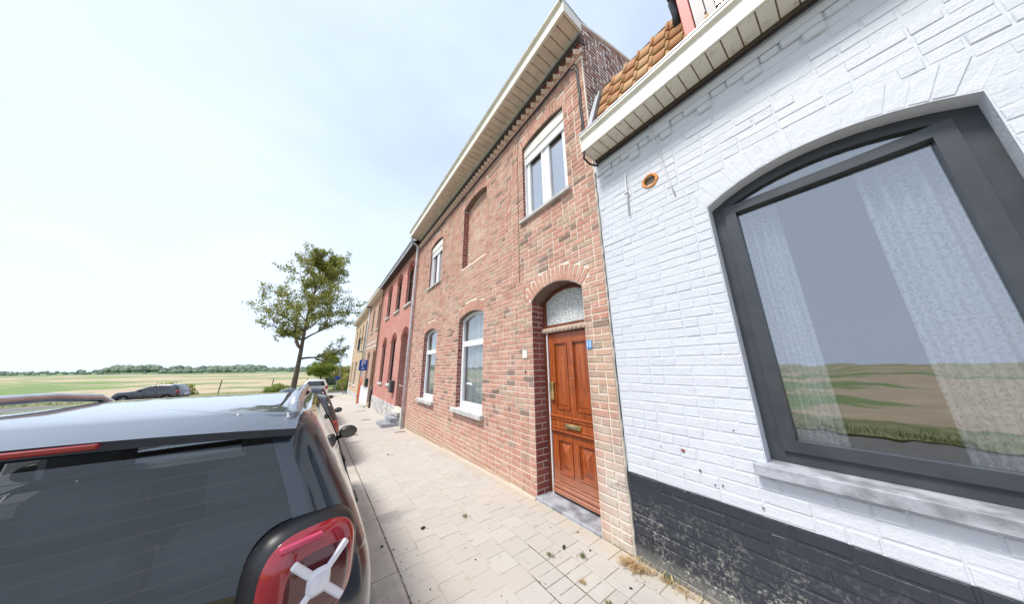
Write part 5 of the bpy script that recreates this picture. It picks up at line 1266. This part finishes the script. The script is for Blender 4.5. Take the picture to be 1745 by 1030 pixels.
# ------------------------------------------------------------------ trees, hedges, far land
def leaves(b, c, rad, n, r, size, squash=.7):
    for _ in range(n):
        d = Vector((r.gauss(0, 1), r.gauss(0, 1), r.gauss(0, 1)*squash)); d = d.normalized()*rad*r.random()**.5
        p = c+d; u_ = Vector((r.gauss(0, 1), r.gauss(0, 1), r.gauss(0, 1))).normalized(); v_ = u_.cross(Vector((r.gauss(0, 1), r.gauss(0, 1), r.gauss(0, 1)))).normalized(); s_ = size*r.uniform(.6, 1.3)
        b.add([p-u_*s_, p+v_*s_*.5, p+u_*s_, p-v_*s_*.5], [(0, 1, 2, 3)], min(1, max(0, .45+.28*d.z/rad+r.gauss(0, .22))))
def tree(name, label, base, height, spread, trunk_r, seed, mleaf, lsize, nl, fork=.26, lean=(0, 0), levels=4, cat='tree', clump=.55, group=None):
    r = random.Random(seed); root = empty(name, base, label, cat, group); wood = MB(); lf = MB(); tips = []
    base = Vector(base)
    def grow(p, d, ln, rad, lv):
        n = 4; pts = [p]; rs = [rad]; q = p.copy(); dd = d.copy()
        for k in range(n):
            dd = (dd+Vector((r.gauss(0, .12), r.gauss(0, .12), r.gauss(.03, .06)))).normalized(); q = q+dd*ln/n; pts.append(q.copy()); rs.append(rad*(1-.42*(k+1)/n))
            if lv <= 2 and k >= 1: tips.append((q.copy(), lv))
        wood.tube(pts, rs, 7 if lv > 2 else 4, False)
        if lv == 0: tips.append((q.copy(), 0)); return
        m_ = r.choice((2, 3, 3)) if lv > 1 else r.choice((2, 3))
        for k in range(m_):
            ax = Vector((r.gauss(0, 1), r.gauss(0, 1), r.gauss(0, .35))).normalized(); w_ = r.uniform(.35, .75)
            nd = (dd*(1-w_*.5)+ax*w_*spread).normalized(); grow(q.copy(), nd, ln*r.uniform(.62, .85), rad*.52*r.uniform(.8, 1.05), lv-1)
        if lv >= 2:
            for k in range(2):
                f = r.uniform(.35, .9); i0 = min(n-1, int(f*n)); ax = Vector((r.gauss(0, 1), r.gauss(0, 1), r.gauss(.1, .3))).normalized(); grow(pts[i0].copy(), (dd*.35+ax*.8).normalized(), ln*r.uniform(.5, .7), rad*.35, lv-2 if lv > 2 else 0)
    tt = base+Vector((lean[0]*.3, lean[1]*.3, height*fork)); mid_ = base.lerp(tt, .5)+Vector((.08, 0, 0))
    wood.tube([base-Vector((0, 0, .3)), base+Vector((0, 0, .15)), mid_, tt], [trunk_r*1.35, trunk_r*1.12, trunk_r*.92, trunk_r*.82], 12, False)
    grow(tt, Vector((lean[0]*.1, lean[1]*.1, 1)).normalized(), height*.25, trunk_r*.78, levels)
    for k in range(4):
        a = k*1.7+r.random(); grow(base.lerp(tt, .72+.07*k), Vector((math.cos(a), math.sin(a), .75)).normalized(), height*.2, trunk_r*.4, levels-1)
    per = max(4, int(nl/len(tips)))
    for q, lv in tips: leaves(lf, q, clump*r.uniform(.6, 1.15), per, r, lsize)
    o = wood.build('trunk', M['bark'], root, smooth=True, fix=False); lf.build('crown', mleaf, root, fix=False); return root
def crown_tree(name, label, base, H, half, tr, seed, mleaf, lsize, per, z0f=.27, lean=.6):
    r = random.Random(seed); root = empty(name, base, label, 'tree'); wood = MB(); lf = MB(); base = Vector(base)
    ld = []
    for k in range(15):
        f = k/14; ld.append(base+Vector((lean*f*f+.18*math.sin(f*7+1)*f, .18*math.sin(f*5)*f, H*.93*f)))
    wood.tube([base-Vector((0, 0, .3))]+ld, [tr*1.3]+[tr*(1.1-.98*(k/14)**.75)+.02 for k in range(15)], 10, False)
    def limb(p, d, ln, rad, lv):
        pts = [p]; q = p.copy(); dd = d.normalized(); n = 6 if lv == 2 else 4; rs = [rad]
        for k in range(n):
            dd = (dd+Vector((r.gauss(0, .16), r.gauss(0, .16), r.gauss(.05, .1)))).normalized(); q = q+dd*ln/n; pts.append(q.copy()); rs.append(max(.008, rad*(1-.8*(k+1)/n)))
            if lv > 0 and k >= (1 if lv == 2 else 0):
                for _ in range(2 if lv == 2 else 2):
                    ax = Vector((r.gauss(0, 1), r.gauss(0, 1), r.gauss(.15, .6))).normalized(); limb(q.copy(), dd*.7+ax*.75, ln*r.uniform(.28, .45), rs[-1]*.55, lv-1)
            if lv < 2 and (lv == 0 or k >= 2):
                if r.random() < .8: leaves(lf, q, r.uniform(.22, .5), int(per*r.uniform(.4, 1.5)), r, lsize)
        wood.tube(pts, rs, 6 if lv == 2 else 4, False)
    nL = 24; ga = 2.4
    for k in range(nL):
        f = z0f+(.97-z0f)*(k/(nL-1)); i0 = min(13, int(f/.93*14)) if f < .93 else 13; p = ld[i0].lerp(ld[min(14, i0+1)], .5); u = (f-z0f)/(1-z0f)
        env = half*math.sin(math.pi*min(1, .22+.80*u)**.9)**.75; a = k*ga+r.uniform(-.4, .4); el = .45+.9*u+r.uniform(-.15, .2)
        limb(p, Vector((math.cos(a), math.sin(a), el)), env*r.uniform(.75, 1.15)+.5, tr*(.50-.34*u), 2)
    wood.build('trunk', M['bark'], root, smooth=True, fix=False); lf.build('crown', mleaf, root, fix=False); return root
crown_tree('street_tree', 'tall leafing street tree with dark forked trunk at the road end', (-2.35, 39.6, -1.0), 16.6, 5.0, .26, 4, M['leaf'], .12, 5.2, z0f=.24, lean=.3)
tree('lime_tree', 'small bright lime green tree behind the tall street tree', (.05, 62, -1.1), 6.0, 1.2, .20, 8, M['leaf_lime'], .16, 9000, fork=.3, levels=3, clump=.8)
def bush(name, label, c, rx, ry, rz, n, mat, size, seed, cat='bush', group=None):
    r = random.Random(seed); lf = MB(); root = empty(name, c, label, cat, group); c = Vector(c)
    for k in range(n):
        d = Vector((r.gauss(0, 1), r.gauss(0, 1), abs(r.gauss(0, 1)))).normalized(); q = .72+.28*r.random()+.12*math.sin(d.x*7+seed)*math.sin(d.z*6)
        p = c+Vector((d.x*rx*q, d.y*ry*q, d.z*rz*q)); u_ = Vector((r.gauss(0, 1), r.gauss(0, 1), r.gauss(0, 1))).normalized(); v_ = u_.cross(d).normalized(); s_ = size*r.uniform(.6, 1.3)
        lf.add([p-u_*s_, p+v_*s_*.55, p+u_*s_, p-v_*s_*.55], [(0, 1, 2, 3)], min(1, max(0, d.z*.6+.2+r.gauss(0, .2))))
    st_ = MB()
    for k in range(5): st_.tube([c-Vector((0, 0, .1)), c+Vector((r.uniform(-.4, .4)*rx, r.uniform(-.4, .4)*ry, rz*.6))], [.04, .015], 5)
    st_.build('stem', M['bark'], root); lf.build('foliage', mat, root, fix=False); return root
bush('yellow_bush', 'yellow flowering bush behind the lime green tree', (3.2, 66, -1.0), 2.6, 2, 3.4, 2200, M['leaf_yellow'], .2, 1)
bush('yellow_bush', 'low yellow green bush beside the blue round sign', (4.6, 52, -1.0), 2.2, 2, 2.1, 2000, M['leaf_yellow'], .15, 2)
bush('hedge', 'dark clipped hedge behind the round blue sign', (2.6, 56, -1.0), 2.4, 1, 1.5, 2200, M['leaf_dark'], .12, 3, 'hedge')
bush('garden_shrub', 'pale green shrub on the verge by the end house', (3.1, 42, -1.0), 1.8, 1.4, 1.0, 2000, M['leaf_lime'], .09, 4)
bush('verge_bush', 'round yellow green bush on the verge left of the tall tree', (-4.0, 43, -1.0), 1.5, 1.2, 1.0, 1800, M['leaf_lime'], .09, 5)
bush('verge_bush', 'darker low bush standing alone on the grass verge', (-13, 45, -1.0), 2.2, 1.4, 1.4, 1800, M['leaf'], .12, 6)
con = empty('conifer', (3.0, 34.6, -.85), 'narrow dark conifer at the corner of the end house', 'tree'); r = random.Random(3); lf = MB()
for k in range(3600):
    hh = r.random(); rad = .62*(1-hh)**.6*(.6+.4*r.random())+.05; a = r.random()*6.28; p_ = Vector((3.0+rad*math.cos(a), 34.6+rad*math.sin(a), -.8+3.4*hh)); u_ = Vector((math.cos(a)*.5, math.sin(a)*.5, .9)).normalized()*.09; v_ = Vector((-math.sin(a), math.cos(a), 0))*.03
    lf.add([p_-v_, p_+v_, p_+u_], [(0, 1, 2)], r.random())
lf.build('crown', M['leaf_dark'], con, fix=False); MB().tube([(3.0, 34.6, -.9), (3.0, 34.6, 2.2)], [.07, .02], 7).build('trunk', M['bark'], con)
lp = empty('street_lamp', (2.75, 58, -1.0), 'slim grey lamp post beyond the end house', 'lamp post')
MB().tube([(2.75, 58, -1.0), (2.75, 58, 5.2), (2.6, 57.9, 5.6), (2.1, 57.8, 5.75)], [.08, .05, .045, .04], 8).build('post', M['grey_pipe'], lp, smooth=True); MB().bbox(1.75, 2.15, 57.7, 57.9, 5.68, 5.8, .02).build('lamp_head', M['grey_pipe'], lp)
rs_ = empty('round_sign', (1.75, 40.2, -.98), 'round blue road sign on a short post', 'sign')
MB().tube([(1.75, 40.2, -1.0), (1.75, 40.2, .75)], .03, 8).build('post', M['grey_pipe'], rs_); MB().lathe([(.24, 0), (.24, .02), (0, .02)], 28, Matrix.Translation((1.75, 40.16, .55)) @ Matrix.Rotation(R(90), 4, 'X')).build('disc', M['blue'], rs_)
for i, (x, y, h_, lb) in enumerate(((-1.35, 44, 1.5, 'thin fence post in the field right of the tall tree'), (-4.9, 46, 1.5, 'thin fence post in the field left of the tall tree'), (-9.5, 46, 1.5, 'thin fence post on the open verge'))):
    tag(MB().tube([(x, y, -1.1), (x+.03, y, -1+h_)], .05, 7).build('fence_post', M['bark']), lb, 'post', 'fence posts along the field')
mk = empty('marker_post', (2.4, 38.9, -.95), 'short orange and white marker post beside the verge', 'post')
MB().bbox(2.33, 2.47, 38.87, 38.93, -1.1, -.35, .01).build('post', M['orange'], mk); MB().bbox(2.328, 2.472, 38.868, 38.932, -.62, -.50, .004).build('band', M['signwhite'], mk)
# distant woods and green rise: one far mass
r = random.Random(44); b = MB()
for dist, n, hh in ((520, 60, 7), (900, 90, 13), (1500, 110, 22)):
    for k in range(n):
        a = R(-75+r.random()*150); c = Vector((math.sin(a)*dist*r.uniform(.9, 1.1), math.cos(a)*dist*r.uniform(.9, 1.1), -1.2)); w_ = dist*r.uniform(.012, .05); h2_ = hh*r.choice((.35, .5, .6, .9, 1.5))*r.uniform(.8, 1.2)
        for q in range(26):
            p = c+Vector((r.gauss(0, w_), r.gauss(0, w_*.4), 0)); s_ = h2_*r.uniform(.25, .75)
            b.lathe([(s_*.5, 0), (s_*.62, s_*.4), (s_*.4, s_*.8), (0, s_)], 6, Matrix.Translation(p), r.random())
tag(b.build('distant_wood', mat_leaf('distant_foliage', [(0, (.12, .17, .12)), (1, (.20, .25, .15))], .05), fix=False), 'distant belt of trees along the horizon', 'wood', kind='stuff')
r = random.Random(12); b = MB()
for k in range(9000):
    if r.random() < .6: y = -1+34*r.random()**1.3; x = -5.92-abs(r.gauss(0, .7)); z = g(y)-.08
    else: y = 38.8+abs(r.gauss(0, 2)); x = r.uniform(-40, 9); z = -.985
    a = r.random()*6.28; ln = r.uniform(.05, .16)*(1 if y < 36 else 1.5); w_ = .006 if y < 30 else .016
    b.add([(x-w_*math.cos(a), y-w_*math.sin(a), z), (x+w_*math.cos(a), y+w_*math.sin(a), z), (x+r.gauss(0, .03), y+r.gauss(0, .03), z+ln)], [(0, 1, 2)], r.random())
tag(b.build('verge_grass', M['grass'], fix=False), 'rough grass growing on the verges', 'grass', kind='stuff')
